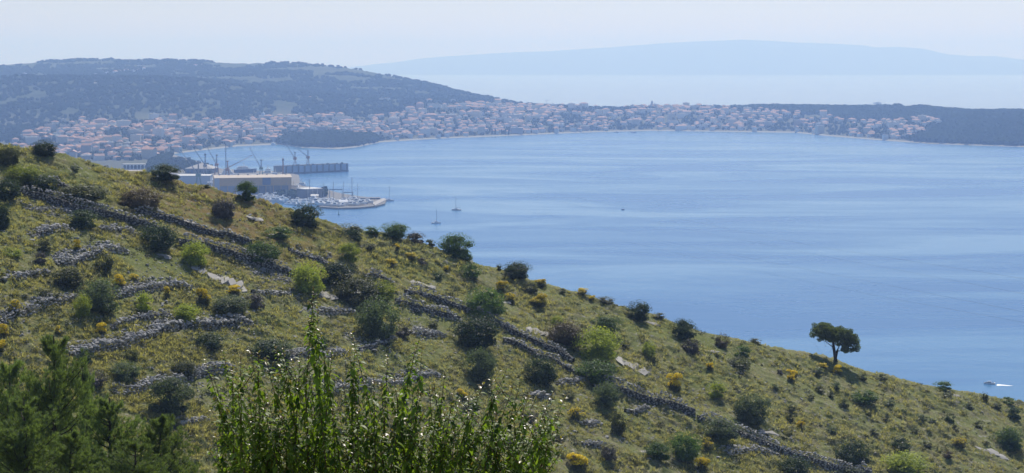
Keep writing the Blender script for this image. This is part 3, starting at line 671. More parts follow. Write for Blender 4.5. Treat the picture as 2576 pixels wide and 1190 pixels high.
def hull(L, B, Hh, sheer=.25, n=9):
    v, f = [], []
    for i in range(n):
        t_ = i / (n - 1); x = -L / 2 + L * t_; b = B / 2 * (1 - max(0, (t_ - .45) / .55) ** 2.2) * (.85 + .15 * min(1, t_ * 4)); z = Hh * (1 + sheer * max(0, t_ - .3) ** 1.5)
        b = max(b, .02)
        v += [(x, -b, z), (x * .97, -b * .72, 0), (x * .93, 0, -Hh * .4), (x * .97, b * .72, 0), (x, b, z)]
    for i in range(n - 1):
        for k in range(4): f.append((i * 5 + k, (i + 1) * 5 + k, (i + 1) * 5 + k + 1, i * 5 + k + 1))
        f.append((i * 5 + 4, (i + 1) * 5 + 4, (i + 1) * 5, i * 5))
    f.append((0, 1, 2, 3, 4))
    return v, f
def wedge(x0, x1, b, z0, z1, sl=.8):
    return MB().add([(x0, -b, z0), (x1, -b * .8, z0), (x1, b * .8, z0), (x0, b, z0), (x0 + sl * .3, -b * .85, z1), (x1 - sl, -b * .65, z1), (x1 - sl, b * .65, z1), (x0 + sl * .3, b * .85, z1)],
                    [(0, 3, 2, 1), (4, 5, 6, 7), (0, 1, 5, 4), (1, 2, 6, 5), (2, 3, 7, 6), (3, 0, 4, 7)])
def make_boat(name, L, B, Hh, hm, mast=0, cabin=1, keel=False):
    e = empty(name, (0, 0, 0)); v, f = hull(L, B, Hh)
    ob("hull", mesh("hull", v, f, M[hm], False), e)
    if cabin:
        cb = ob("cabin", wedge(-L * .18, L * .22, B * .32, Hh * .98, Hh * (1.7 if mast else 2.1), Hh * .7).me("cabin", M['white']), e)
        ob("windscreen", wedge(-L * .12, L * .2, B * .335, Hh * 1.25, Hh * (1.5 if mast else 1.7), Hh * .6).me("windscreen", M['dark']), cb)
    if mast:
        ms_ = ob("mast", MB().tube([(L * .05, 0, Hh), (L * .05, 0, Hh + mast)], [.26, .16], 5).me("mast", M['steel']), e)
        ob("boom", MB().tube([(L * .05, 0, Hh + 1.5), (-L * .35, 0, Hh + 1.6)], .2, 5).me("boom", M['navy']), ms_)
        ob("stay", MB().tube([(L * .5, 0, Hh * 1.1), (L * .05, 0, Hh + mast)], .03, 3).tube([(-L * .48, 0, Hh), (L * .05, 0, Hh + mast)], .03, 3).me("stay", M['cable']), e)
    return e
def put(e, p, rz, label, cat="boat", group=None, s_=1):
    e.location = p; e.rotation_euler = (0, 0, rz); e.scale = (s_,) * 3; tag(e, label, cat, group); return e
def foam(px, py, pts, label, name="wake"):
    v = [(*(sea(a, b).xy), .05) for a, b in pts]; tag(ob(name, mesh(name, v, [tuple(range(len(v)))], M['foam'])), label, "wake", kind=None)
put(make_boat("sailing_yacht", 11, 3.6, 1.3, 'offw', 14.5), sea(1148, 529), math.radians(172), "moored white sailing yacht with bare mast, the farther right of two in mid bay", "sailing boat")
put(make_boat("sailing_yacht", 10, 3.4, 1.3, 'white', 13.5), sea(1097, 562), math.radians(10), "white sailing yacht with thin bare mast, nearest the green hillside", "sailing boat")
put(make_boat("sailing_yacht", 13, 4, 1.6, 'white', 17), sea(978, 506), math.radians(8), "sailing boat with tall dark mast moored at the stone jetty", "sailing boat")
b0 = make_boat("motor_boat", 8, 2.7, .95, 'white', 0); put(b0, sea(2489, 966), math.radians(168), label="white speedboat trailing foam below the right end of the hillside", cat="speedboat", s_=.75)
ob("cockpit", MB().box(-3.2, -.4, -.95, .95, .93, 1.0).me("cockpit", M['dark']), b0); ob("bow_deck", wedge(.5, 3.4, .9, .95, 1.3, 1.2).me("bow_deck", M['rib']), b0)
foam(0, 0, [(2506, 968.5), (2510, 966.5), (2520, 967.5), (2534, 969), (2550, 970.6), (2534, 971), (2518, 970.4), (2509, 971)], "white foam trail behind the speedboat at right")
put(make_boat("small_boat", 3.8, 1.6, .7, 'navy', 0), sea(1567, 528), math.radians(190), "tiny dark boat alone in the middle of the bay", "boat")
e = empty("buoy", sea(852, 541), 0, label="small green buoy on the water below the boatyard point", cat="buoy")
ob("float", MB().tube([(0, 0, -.4), (0, 0, .9)], 1.0, 8).me("float", M['buoy']), e); ob("post", MB().tube([(0, 0, .9), (0, 0, 5)], [.5, .15], 6).me("post", M['buoy']), e)
def ship(name, L, B, Hh, hm, p, rz, label, decks=3, flip=1):
    e = empty(name, p, rz, label=label, cat="ship"); v, f = hull(L, B, Hh, .45, 11); ob("hull", mesh("hull", v, f, M[hm]), e)
    for k in range(decks):
        dk = ob("deck", wedge(-L * (.40 - .05 * k), L * (.22 - .08 * k), B * (.42 - .04 * k), Hh + k * 2.7, Hh + k * 2.7 + 2.4, 1.5).me("deck", M['white']), e)
        ob("window_band", wedge(-L * (.38 - .05 * k), L * (.20 - .08 * k), B * (.425 - .04 * k), Hh + k * 2.7 + .9, Hh + k * 2.7 + 1.7, 1.2).me("window_band", M['dark']), dk)
    ob("mast", MB().tube([(-L * .05, 0, Hh + decks * 2.6), (-L * .07, 0, Hh + decks * 2.6 + 6)], [.7, .2], 5).me("mast", M['offw']), e); return e
ship("motor_yacht", 34, 9, 6.2, 'navy', sea(617, 437), math.radians(12), "large blue-hulled ship with white decks behind the ochre hall roof", 2)
ship("motor_yacht", 27, 7, 3.6, 'white', sea(577, 443, 1.8), math.radians(4), "white multi-deck yacht left of the blue-hulled ship", 3)
ship("motor_yacht", 18, 5.5, 2.8, 'white', sea(672, 438), math.radians(160), "white motor yacht between green crane and floating dock", 2)
ship("motor_yacht", 14, 5, 3.2, 'white', sea(694, 443), math.radians(20), "white bow of a vessel docked against the floating dock's left end", 1)
ship("motor_yacht", 16, 5, 2.4, 'white', sea(640, 447), math.radians(10), "low white yacht just above the ochre hall roof", 1)
ship("excursion_boat", 14, 4.5, 2., 'white', sea(757, 467), math.radians(170), "white motor boat emerging behind the right end of ochre hall", 1)
ship("motor_yacht", 13, 4.4, 2.2, 'white', sea(597, 504, 1.8), math.radians(10), "white cabin yacht ashore behind the ridge left of round green tree", 2)
ship("motor_yacht", 18, 5, 3., 'white', sea(737, 476, 5), math.radians(175), "white yacht on stands beside the dark boatyard building", 1)
ship("ferry", 34, 9, 4, 'offw', sea(2207, 261), math.radians(175), "small grey ferry on the pale channel beyond the town", 1)
put(make_boat("small_boat", 9, 3, 1.2, 'navy', 0), sea(2394, 243), 0, "speck-sized boat with short wake farthest right on the channel")
put(make_boat("small_boat", 9, 3, 1.2, 'navy', 0), sea(1594, 254), 0, "speck-sized boat on the channel left of the church tower")
ship("motor_yacht", 20, 6, 3, 'white', sea(689, 366), math.radians(-60), "bright white yacht moored at the far end of the inlet", 1)
put(make_boat("small_boat", 9, 3, 1.3, 'white', 0), sea(722, 368), .4, "small white boat off the dark shore grove")
put(make_boat("small_boat", 14, 4, 1.6, 'white', 0), sea(1552, 334.0), .1, "left white boat moored at the town waterfront")
put(make_boat("small_boat", 14, 4, 1.6, 'navy', 0), sea(1594, 334.4), .1, "dark boat moored at the town waterfront below the church tower")
# boats of the marina
mboat = make_boat("marina_boat", 9.5, 3.2, 1.3, 'white', 0); msail = make_boat("marina_yacht", 11, 3.4, 1.4, 'white', 15)
MBT = [(672, 494, 0), (684, 496, 0), (693, 493, 0), (705, 496, 0), (716, 499, 0), (664, 502, 0), (676, 504, 0), (688, 505, 0), (700, 507, 0), (711, 509, 0), (722, 507, 0), (736, 507, 0), (748, 505, 0), (757, 509, 0), (727, 514, 0),
       (741, 516, 0), (753, 517, 0), (765, 512, 0), (776, 509, 0), (784, 513, 0), (794, 508, 0), (803, 511, 0), (812, 508, 0), (822, 512, 0), (833, 514, 0), (843, 517, 0), (852, 509, 0), (868, 503, 0), (878, 507, 0), (886, 511, 0),
       (896, 509, 0), (906, 513, 0), (812, 516, 0), (773, 518, 0), (815, 503, 1), (884, 503, 1), (866, 507, 1), (840, 507, 0), (893, 504, 0), (655, 497, 0), (789, 502, 0), (830, 505, 0)]
MBT += [(668, 499, 0), (680, 499, 1), (697, 500, 0), (708, 503, 0), (719, 503, 1), (733, 511, 0), (746, 512, 0), (768, 507, 0), (781, 512, 1), (798, 514, 0), (808, 513, 0), (819, 508, 0), (827, 517, 0), (838, 511, 1),
        (848, 512, 0), (858, 513, 0), (873, 510, 0), (881, 515, 0), (892, 515, 0), (901, 506, 1), (912, 510, 0), (860, 518, 0), (806, 506, 0), (836, 503, 0), (925, 509, 0)]
MBT.sort()
for k, (px, py, sl) in enumerate(MBT):
    o = (msail if sl else mboat)
    inw = 705 < px < 762 and py > 505
    c = copy_tree(o); c.name = "marina_yacht" if sl else "marina_boat"
    up = 0 if inw else hr.uniform(1.8, 3.4)
    where = ("left of the boatyard trees" if px < 700 else "in front of the boatyard trees" if px < 765 else "around the beige hut" if px < 810 else "under the blue travel lifts" if px < 860 else "on the tip of the boatyard point")
    same = [q for q in MBT if (q[0] < 700) == (px < 700) and (700 <= q[0] < 765) == (700 <= px < 765) and (765 <= q[0] < 810) == (765 <= px < 810) and (810 <= q[0] < 860) == (810 <= px < 860)]
    put(c, sea(px, py, up), hr.choice([0.2, 2.9, 1.2, -.6, 3.5]) + hr.uniform(-.3, .3), f"{'masted yacht' if sl else 'white boat'} {where}, {ORD[same.index((px, py, sl))]} from the left there", "boat", "boats of the marina", hr.uniform(1.05, 1.8))
for o in (mboat, msail):
    for ch in list(o.children_recursive): bpy.data.objects.remove(ch)
    bpy.data.objects.remove(o)
def travel_lift(label, p, w_, l_, h_):
    e = empty("travel_lift", p, .1, label=label, cat="boat lift")
    for sx in (-1, 1):
        for sy in (-1, 1): ob("leg", MB().box(sx * w_ / 2 - .35, sx * w_ / 2 + .35, sy * l_ / 2 - .35, sy * l_ / 2 + .35, .8, h_).me("leg", M['bluel']), e)
        ob("side_beam", MB().box(sx * w_ / 2 - .4, sx * w_ / 2 + .4, -l_ / 2 - .4, l_ / 2 + .4, h_, h_ + .9).me("side_beam", M['bluel']), e)
    ob("cross_beam", MB().box(-w_ / 2 - .6, w_ / 2 + .6, l_ / 2 - .5, l_ / 2 + .5, h_ + .9, h_ + 1.9).me("cross_beam", M['bluel']), e)
    for s_ in (-1, 1): ob("wheel", MB().tube([(s_ * w_ / 2, -l_ / 2 - .3, .8), (s_ * w_ / 2, -l_ / 2 + .3, .8)], .8, 8).me("wheel", M['rib']), e)
travel_lift("larger blue travel lift with a boat, left of the two on the point", sea(845, 503, 1.8), 15, 9, 11)
travel_lift("smaller blue travel lift, right of the two on the point", sea(876, 503, 1.8), 11, 8, 7.5)
pj = [sea(935, 516), sea(965, 503), sea(973, 507), sea(944, 522)]
tag(ob("jetty", mesh("jetty", [(p.x, p.y, z_) for z_ in (-2, 2.6) for p in pj], [(0, 1, 2, 3), (7, 6, 5, 4), (0, 4, 5, 1), (1, 5, 6, 2), (2, 6, 7, 3), (3, 7, 4, 0)], M['concrete'])), "pale stone jetty slab at the tip of the boatyard point", "jetty")
pj = [sea(890, 503.5), sea(957, 503), sea(957, 505), sea(890, 505.5)]
tag(ob("breakwater", mesh("breakwater", [(p.x, p.y, z_) for z_ in (1, 3.6) for p in pj], [(0, 1, 2, 3), (7, 6, 5, 4), (0, 4, 5, 1), (1, 5, 6, 2), (2, 6, 7, 3), (3, 7, 4, 0)], M['dconc'])), "low grey wall along the far edge of the boatyard point", "wall")

# overhead cables crossing in front of the bay
for k, P in enumerate(([(700, 360), (880, 420), (1170, 497), (1410, 549), (1739, 621), (2129, 697), (2576, 785), (2900, 845)], [(700, 322), (897, 380), (1148, 448), (1373, 499), (1739, 579), (2129, 655), (2576, 739), (2900, 798)],
                       [(800, 340), (1017, 400), (1300, 466), (1739, 557), (2048, 619), (2576, 701), (2900, 748)], [(1500, 590), (1800, 660), (2194, 742), (2576, 811), (2900, 868)])):
    tag(ob("power_cable", MB().tube([pos(a, b, 1800 * (220 / 1800) ** ((a - 700) / 2200)) for a, b in P], .012, 4).me("power_cable", M['cable'])),
        f"thin dark overhead cable crossing the bay, {['second from bottom', 'third from bottom', 'topmost', 'lowest'][k]} of four", "cable", "four overhead cables")

# ------------------------------------------------------------------ dry-stone walls
import bmesh
def rock_mesh(seed, flat=.75, mat=None, name="stone"):
    r_ = random.Random(seed); bm = bmesh.new()
    for _ in range(13):
        q = Vector((r_.gauss(0, 1), r_.gauss(0, 1), r_.gauss(0, 1))).normalized() * r_.uniform(.42, .56)
        bm.verts.new((q.x, q.y * .85, q.z * flat))
    res = bmesh.ops.convex_hull(bm, input=bm.verts)
    junk = [x for x in res['geom_interior'] if isinstance(x, bmesh.types.BMVert)]
    if junk: bmesh.ops.delete(bm, geom=junk, context='VERTS')
    me = bpy.data.meshes.new(name); bm.to_mesh(me); bm.free(); me.materials.append(mat or M['stone']); return me
ROCK = [rock_mesh(i) for i in range(8)]
RV = [(np.array([v_.co[:] for v_ in m_.vertices]), [tuple(p.vertices) for p in m_.polygons]) for m_ in ROCK]
def rot(a, b, c): return np.array(Euler((a, b, c)).to_matrix())
def join_rocks(items, base):        # items: (pos, size, rng angles)
    V, Fc, n = [], [], 0
    for i, (p, s_, e_) in enumerate(items):
        v, f = RV[i % 8]; V.append((v * s_) @ rot(*e_).T + np.array(p) - base); Fc += [tuple(n + k for k in q) for q in f]; n += len(v)
    return np.concatenate(V), Fc
wr = random.Random(21)
def wall(label, P, h=1.1, wd=.9, bat=None, cap=.42, loose=.12, lower=0, name="drystone_wall", cat="stone wall"):
    """P: pixels along the foot of the near face"""
    bat = (.13 if wd > 1.3 else .02) if bat is None else bat
    wd *= .85; h *= .88 if wd > 1.3 else 1.08; jt = .06 if wd > 1.3 else .025
    pts = [g(a, b) for a, b in P]; tot = sum((pts[i + 1] - pts[i]).xy.length for i in range(len(pts) - 1)); run = 0.
    base = pts[0].copy(); big_, small = [], []; core_v, core_f = [], []
    for i in range(len(pts) - 1):
        a, b = pts[i], pts[i + 1]; seg = b - a; L_ = seg.xy.length; n_ = max(1, int(L_ / .36)); t_ = Vector((seg.x, seg.y, 0)).normalized(); nr = Vector((-t_.y, t_.x, 0))
        if nr.y < 0: nr = -nr
        for k in range(n_):
            f_ = (k + wr.random() * .6) / n_; q = a.lerp(b, f_)
            ss = run + f_ * L_; hh = h * (.72 + .5 * float(vn(q.x / 1.9 + 50, q.y / 1.9, 7))) * min(1, .35 + ss / 2.2, .35 + (tot - ss) / 2.2); gz = float(H(q.x, q.y))
            nl = max(1, int(hh / .27))
            for l_ in range(nl):
                z_ = gz + (l_ + .5) * hh / nl - .05 + wr.gauss(0, .04); s_ = wr.uniform(.26, .46)
                sl_ = wr.uniform(-.2, .2)
                small.append(((q.x + t_.x * sl_ + nr.x * (l_ * bat) + wr.gauss(0, jt), q.y + t_.y * sl_ + nr.y * (l_ * bat) + wr.gauss(0, jt), z_ + t_.z), (s_ * 1.15, s_, s_ * .85), (wr.uniform(-.9, .9), wr.uniform(-.9, .9), wr.uniform(0, 6.3))))
            m_ = max(1, int(wd / .36))
            for j in range(m_):
                off = (j + wr.random() * .5) * wd / m_ + nl * bat * .8 - .16
                sl_ = wr.uniform(-.2, .2); x_, y_ = q.x + t_.x * sl_ + nr.x * off, q.y + t_.y * sl_ + nr.y * off
                zt = max(gz + hh, float(H(x_, y_)) + .03) + wr.uniform(-.10, .14)
                s_ = wr.uniform(.6, 1.4) * cap
                tgt = big_ if (j < 2 or wr.random() < .3) else small
                tgt.append(((x_, y_, zt), (s_ * 1.15, s_, s_ * .8), (wr.uniform(-.6, .6), wr.uniform(-.6, .6), wr.uniform(0, 6.3))))
            if wr.random() < loose * 3:
                off = -abs(wr.gauss(0, .8)) - .3; x_, y_ = q.x + nr.x * off, q.y + nr.y * off; s_ = wr.uniform(.15, .4)
                small.append(((x_, y_, float(H(x_, y_)) + .05), (s_, s_, s_ * .8), (wr.uniform(-.6, .6), wr.uniform(-.6, .6), wr.uniform(0, 6.3))))
        run += L_
    for i, a in enumerate(pts):
        b = pts[min(i + 1, len(pts) - 1)]; c = pts[max(i - 1, 0)]; t_ = (b - c); t_ = Vector((t_.x, t_.y, 0)).normalized(); nr = Vector((-t_.y, t_.x, 0)); nr = nr if nr.y > 0 else -nr
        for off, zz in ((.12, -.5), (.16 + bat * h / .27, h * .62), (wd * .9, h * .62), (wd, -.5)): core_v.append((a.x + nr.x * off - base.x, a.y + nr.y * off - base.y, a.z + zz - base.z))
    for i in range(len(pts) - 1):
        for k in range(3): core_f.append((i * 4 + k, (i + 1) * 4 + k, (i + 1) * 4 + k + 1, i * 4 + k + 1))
    e = empty(name, base, 0, label=label, cat=cat)
    big_.sort(key=lambda q: -q[1][0]); small += big_[300:]; big_ = big_[:300]
    for i, (p, s_, e_) in enumerate(big_):
        o = ob("stone", ROCK[i % 8], e, Vector(p) - base, 0, s_); o.rotation_euler = e_
    V, Fc = join_rocks(small, np.array(base)); n = len(V)
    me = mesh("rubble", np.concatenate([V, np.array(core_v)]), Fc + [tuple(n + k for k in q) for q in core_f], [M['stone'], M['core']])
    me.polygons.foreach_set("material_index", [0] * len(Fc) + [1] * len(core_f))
    tag(ob("rubble", me, e), kind="stuff")
    return e
def sh(P, dy): return [(a, b + dy) for a, b in P]
wall("longest upper dry-stone wall descending from the left edge below the first ridge bushes", sh([(45, 457), (78, 465), (112, 472), (160, 490), (187, 500), (250, 515), (312, 534), (375, 556), (405, 568)], 24), 1.5, 1.0)
wall("dry-stone wall continuing downhill from the big dark bush to the lime-green bush", sh([(448, 590), (520, 602), (575, 616), (620, 632), (680, 652), (742, 672)], 24), 1.45, 1.0)
wall("dark upper wall just under the brown twiggy shrub, above the longest wall", sh([(344, 517), (400, 530), (436, 541), (474, 552), (523, 566), (574, 578), (634, 598)], 20), 1.15, .9)
wall("short crumbling dark wall in the shade of the top-left bushes", sh([(110, 434), (132, 440), (170, 458)], 22), 1.2, 1.2)
wall("broad low rubble bank left of the round dark bush", [(92, 600), (120, 594), (150, 588), (192, 590)], .8, 2.6, cap=.4, cat="rubble bank")
wall("grey rubble bank directly below the long upper wall at far left", [(62, 520), (95, 524), (135, 522), (188, 532)], .5, 2.4, cap=.38, cat="rubble bank")
wall("rubble bank between the round dark bush and the big dark bush", [(235, 582), (275, 590), (320, 588), (350, 596)], .7, 2.6, cap=.42, cat="rubble bank")
wall("wide rubble bank above the bright yellow broom at left", [(145, 664), (185, 668), (230, 652), (270, 644), (328, 642)], .9, 3.4, cap=.46, cat="rubble bank")
wall("low rubble line at the left edge above the large olive bush", [(10, 714), (50, 712), (92, 694), (132, 688)], .8, 1.8, cat="rubble bank")
wall("stone terrace wall running right from the olive bush past the brooms", [(298, 752), (345, 742), (406, 726), (450, 722), (488, 722)], .95, 3.2, cap=.42)
wall("stone terrace wall at the far left edge ending at the olive bush", [(0, 822), (50, 800), (100, 788), (160, 772), (214, 758)], .8, 2.6, cap=.38)
wall("thin low wall ending at the yellow-green bush in the left middle", [(284, 828), (349, 806), (392, 798), (432, 796)], .75, .9)
wall("largest rubble terrace wall in the lower left, curving up to the right", [(182, 902), (243, 894), (298, 880), (376, 854), (430, 832), (480, 822), (538, 820), (588, 822), (640, 818)], 1.15, 3.4, cap=.46)
wall("rubble wall above the near pines, running up to the leafy foreground shrub", [(304, 1000), (355, 988), (415, 968), (454, 958), (500, 944), (540, 938), (600, 934)], .95, 2.6, cap=.4)
wall("short rubble heap right of the near pines at the bottom", [(456, 1082), (490, 1074), (530, 1062)], .8, 2.4, cap=.4, cat="rubble bank")
wall("rubble terrace wall behind the tall stem of the leafy shrub", [(727, 926), (780, 914), (830, 904), (884, 892)], .85, 3.0, cap=.38)
wall("small thin wall below the large rounded olive bush", [(912, 884), (952, 878), (998, 866)], .55, .8)
wall("rubble terrace wall just right of the leafy shrub's leaning stem", [(815, 1000), (900, 990), (1000, 972), (1050, 960), (1112, 946)], .9, 3.0, cap=.4)
wall("low bank of stones left of the large rounded olive bush", [(800, 782), (850, 790), (902, 788)], .7, 2.4, cap=.42, cat="rubble bank")
wall("upper of the two central walls, passing under the dark green bush", sh([(1020, 722), (1086, 738), (1130, 752), (1175, 768), (1235, 792), (1288, 818)], 20), 1.2, .9)
wall("lower of the two central walls, left of the dark wide bush", sh([(996, 746), (1068, 768), (1110, 780), (1163, 794)], 22), 1.3, 1.5)
wall("short thick terrace wall left of the dark wide bush in the centre", [(1040, 846), (1080, 850), (1124, 846)], 1.1, 2.2)
wall("dark wall descending from the centre toward the big lime-green bush", sh([(1252, 806), (1314, 836), (1360, 856), (1404, 874), (1438, 896)], 18), 1.1, .9)
wall("light-topped wall stepping down beside the dark wall in the centre", sh([(1266, 848), (1314, 866), (1353, 888), (1392, 898), (1420, 914), (1462, 934)], 16), .95, 1.0)
wall("straight dark wall running downhill from the lime-green bush", sh([(1499, 948), (1540, 960), (1587, 976), (1637, 992), (1692, 1012), (1750, 1034)], 26), 1.5, 1.0)
wall("long lower right wall from mid slope down to the bottom edge", sh([(1761, 1044), (1829, 1058), (1884, 1080), (1939, 1102), (2002, 1126), (2060, 1146), (2128, 1166), (2196, 1184)], 24), 1.35, 1.1)
wall("small spur wall left of the big lime-green bush's foot", [(1408, 970), (1440, 966), (1480, 958)], .8, 1.6)
wall("short wall piece under the straight dark wall", [(1578, 1042), (1604, 1044), (1634, 1036)], .7, .9)
wall("stony heap left of the lower olive bushes", [(1458, 1068), (1490, 1074), (1516, 1068)], .8, 1.8, cat="rubble bank")
wall("rubble bank below the lower right wall, under the dark olive bush", [(1836, 1148), (1880, 1140), (1920, 1140), (1966, 1146)], .8, 2.4, cap=.42, cat="rubble bank")
wall("short low stone bank right of the leafy shrub near the bottom", [(1470, 1128), (1500, 1134), (1526, 1130)], .7, 1.4, cat="rubble bank")
wall("ragged wall remains above the lime-green bush in the middle", [(728, 640), (770, 650), (800, 656), (830, 670)], .8, .9)
wall("little stone step right of the long pale slab", [(648, 744), (690, 746), (732, 740)], .5, 2.0, cat="rubble bank")
wall("pile of boulders right of the lone broom near the leafy shrub", [(1336, 1000), (1360, 1004), (1388, 1000)], 1.0, 1.4, cap=.55, cat="boulder pile")
wall("broken stones above the dark bush cluster in the middle", [(922, 702), (950, 706), (990, 722)], .9, .9)

# pale rock slabs
SL = [(572, 706, 92, 26, -.38, "longest pale cracked rock slab lying left of the lime-green bush"), (500, 678, 30, 16, -.5, "pale triangular rock slab left of the longest slab"),
      (1353, 834, 62, 20, -.3, "flat pale rock slab above the brown-green bush in the centre"), (1588, 922, 70, 26, -.35, "large broken pale outcrop right of the big lime-green bush"),
      (1060, 714, 60, 13, -.3, "narrow pale rock ledge above the central walls"), (1866, 938, 20, 9, -.3, "small white boulder on the open right slope"), (1640, 810, 34, 8, -.3, "thin pale rock ledge near the ridge left of dark round bush"),
      (2404, 998, 16, 8, -.2, "small pale stone right of the ridge bush at far right"), (1932, 1092, 40, 14, -.3, "pale outcrop above the lower right wall"), (2466, 1130, 26, 10, -.4, "pale slab at the right edge, upper of two"),
      (2510, 1150, 44, 14, -.4, "pale layered slab at the right edge, lower of two"), (820, 742, 50, 18, -.4, "pale bare rock patch right of the lime-green bush's trunk"), (1140, 668, 26, 7, -.2, "thin pale ledge under the mid-green bush on the ridge"),
      (1270, 752, 26, 9, -.1, "white rock beside the largest bright broom"), (1620, 1140, 20, 8, 0, "small pale stone in the bottom centre right"), (245, 836, 1, 1, 0, None), (415, 640, 30, 12, -.3, "pale weathered rock under the big dark bush"),
      (1790, 893, 26, 8, -.1, "small flat pale rock left of the orange-brown bush"), (640, 556, 40, 12, -.3, "pale rock between the ridge shrubs left of centre"), (700, 600, 40, 10, -.3, "pale ledge of rock upslope from the wall remains"),
      (470, 560, 40, 12, -.2, "light boulder cluster above the dark upper wall")]
for k, (px, py, w_, h_, sl, lb) in enumerate(SL):
    if not lb: continue
    m_ = mpp(px, py); e = empty("rock_slab", g(px, py), 0, label=lb, cat="rock"); n_ = max(1, int(w_ / 15))
    for i in range(n_):
        x_ = (i + .5) / n_ - .5; q = g(px + x_ * w_, py - x_ * w_ * sl); o = ob("rock", rock_mesh(300 + k * 7 + i, .5, M['slab'], "rock"), e, q - e.location + Vector((0, 0, .1)), 0, (w_ / n_ * m_ * wr.uniform(1.7, 2.2), h_ * m_ * wr.uniform(2.6, 3.4), h_ * m_ * .8))
        o.rotation_euler = (.22, -sl * .8, wr.uniform(-.25, .25))

# loose stones scattered over scree patches and slope
it = []
SC = [([(588, 645), (660, 655), (745, 690), (740, 712), (660, 700)], 900), ([(60, 505), (180, 515), (240, 545), (100, 530)], 300), ([(240, 565), (400, 590), (340, 605), (230, 590)], 260), ([(760, 765), (900, 770), (900, 790), (800, 790)], 350),
      ([(1000, 790), (1100, 830), (1040, 830)], 160), ([(640, 712), (740, 720), (730, 742), (650, 742)], 260), ([(1610, 915), (1700, 940), (1690, 965), (1620, 935)], 200), ([(1930, 1080), (2060, 1130), (2000, 1120)], 220), ([(730, 610), (840, 650), (800, 665)], 240),
      ([(470, 650), (640, 700), (600, 730), (520, 690)], 260), ([(840, 800), (960, 880), (900, 890)], 200), ([(1740, 880), (1900, 920), (1880, 950)], 120), ([(0, 500), (2576, 1100), (2576, 1190), (600, 1190), (0, 700)], 5200), ([(0, 560), (800, 700), (900, 1000), (0, 1000)], 900),
      ([(1560, 1010), (1760, 1050), (1700, 1060)], 120), ([(180, 405), (500, 480), (800, 600), (500, 560)], 260), ([(2300, 960), (2576, 1040), (2500, 1060)], 130)]
for P, n_ in SC:
    xs_, ys_ = [a for a, b in P], [b for a, b in P]; c = 0
    while c < n_:
        a, b = wr.uniform(min(xs_), max(xs_)), wr.uniform(min(ys_), max(ys_))
        if not in_poly(a, b, P) or b < sky_y(a) + 4: 
            c += .2; continue
        if n_ > 1500 and float(vn(a / 70., b / 30., 5)) < .5 and n_ != 900: c += .3; continue
        q = g(a, b); s_ = wr.uniform(.1, .34) * (1 if wr.random() < .93 else 2.); it.append(((q.x, q.y, q.z + s_ * .12), (s_ * 1.3, s_, s_ * .8), (wr.uniform(-.5, .5), wr.uniform(-.5, .5), wr.uniform(0, 6.3)))); c += 1
V, Fc = join_rocks(it, np.zeros(3)); tag(ob("loose_stones", mesh("loose_stones", V, Fc, M['stone'])), label="loose grey limestone scattered over the grassy slope and scree patches", kind="stuff")

# ------------------------------------------------------------------ foliage
def cards(c, nrm, size, asp, rs, droop=0):
    n = len(c); nrm = nrm + rs.normal(0, .55, (n, 3)); nrm /= np.linalg.norm(nrm, axis=1, keepdims=True) + 1e-9
    r_ = rs.normal(0, 1, (n, 3)); u = np.cross(nrm, r_); u /= np.linalg.norm(u, axis=1, keepdims=True) + 1e-9; v = np.cross(nrm, u)
    s_ = (size * rs.uniform(.6, 1.35, n))[:, None] if not np.ndim(size) else (size * rs.uniform(.6, 1.35, n))[:, None]
    b = nrm * s_ * .18
    V = np.stack([c - u * s_ * .5, c - v * s_ * asp * .5 + b, c + u * s_ * .5, c + v * s_ * asp * .5 + b], 1).reshape(-1, 3)
    return V, np.arange(n * 4).reshape(-1, 4)
def shell(rs, n, cc, cr_):
    i = rs.randint(0, len(cc), n); q = rs.normal(0, 1, (n, 3)); q /= np.linalg.norm(q, axis=1, keepdims=True)
    rad = cr_[i][:, None] * rs.uniform(.55, 1.08, (n, 1)) ** .5
    return cc[i] + q * rad * np.array([1, 1, .85]), q
def ico(rs, c, r_, sub=1):
    bm = bmesh.new(); bmesh.ops.create_icosphere(bm, subdivisions=sub, radius=1)
    v = np.array([q.co[:] for q in bm.verts]); f = [tuple(q.index for q in p.verts) for p in bm.faces]; bm.free()
    return v * np.array(r_) * rs.uniform(.8, 1.15, (len(v), 1)) + np.array(c), f
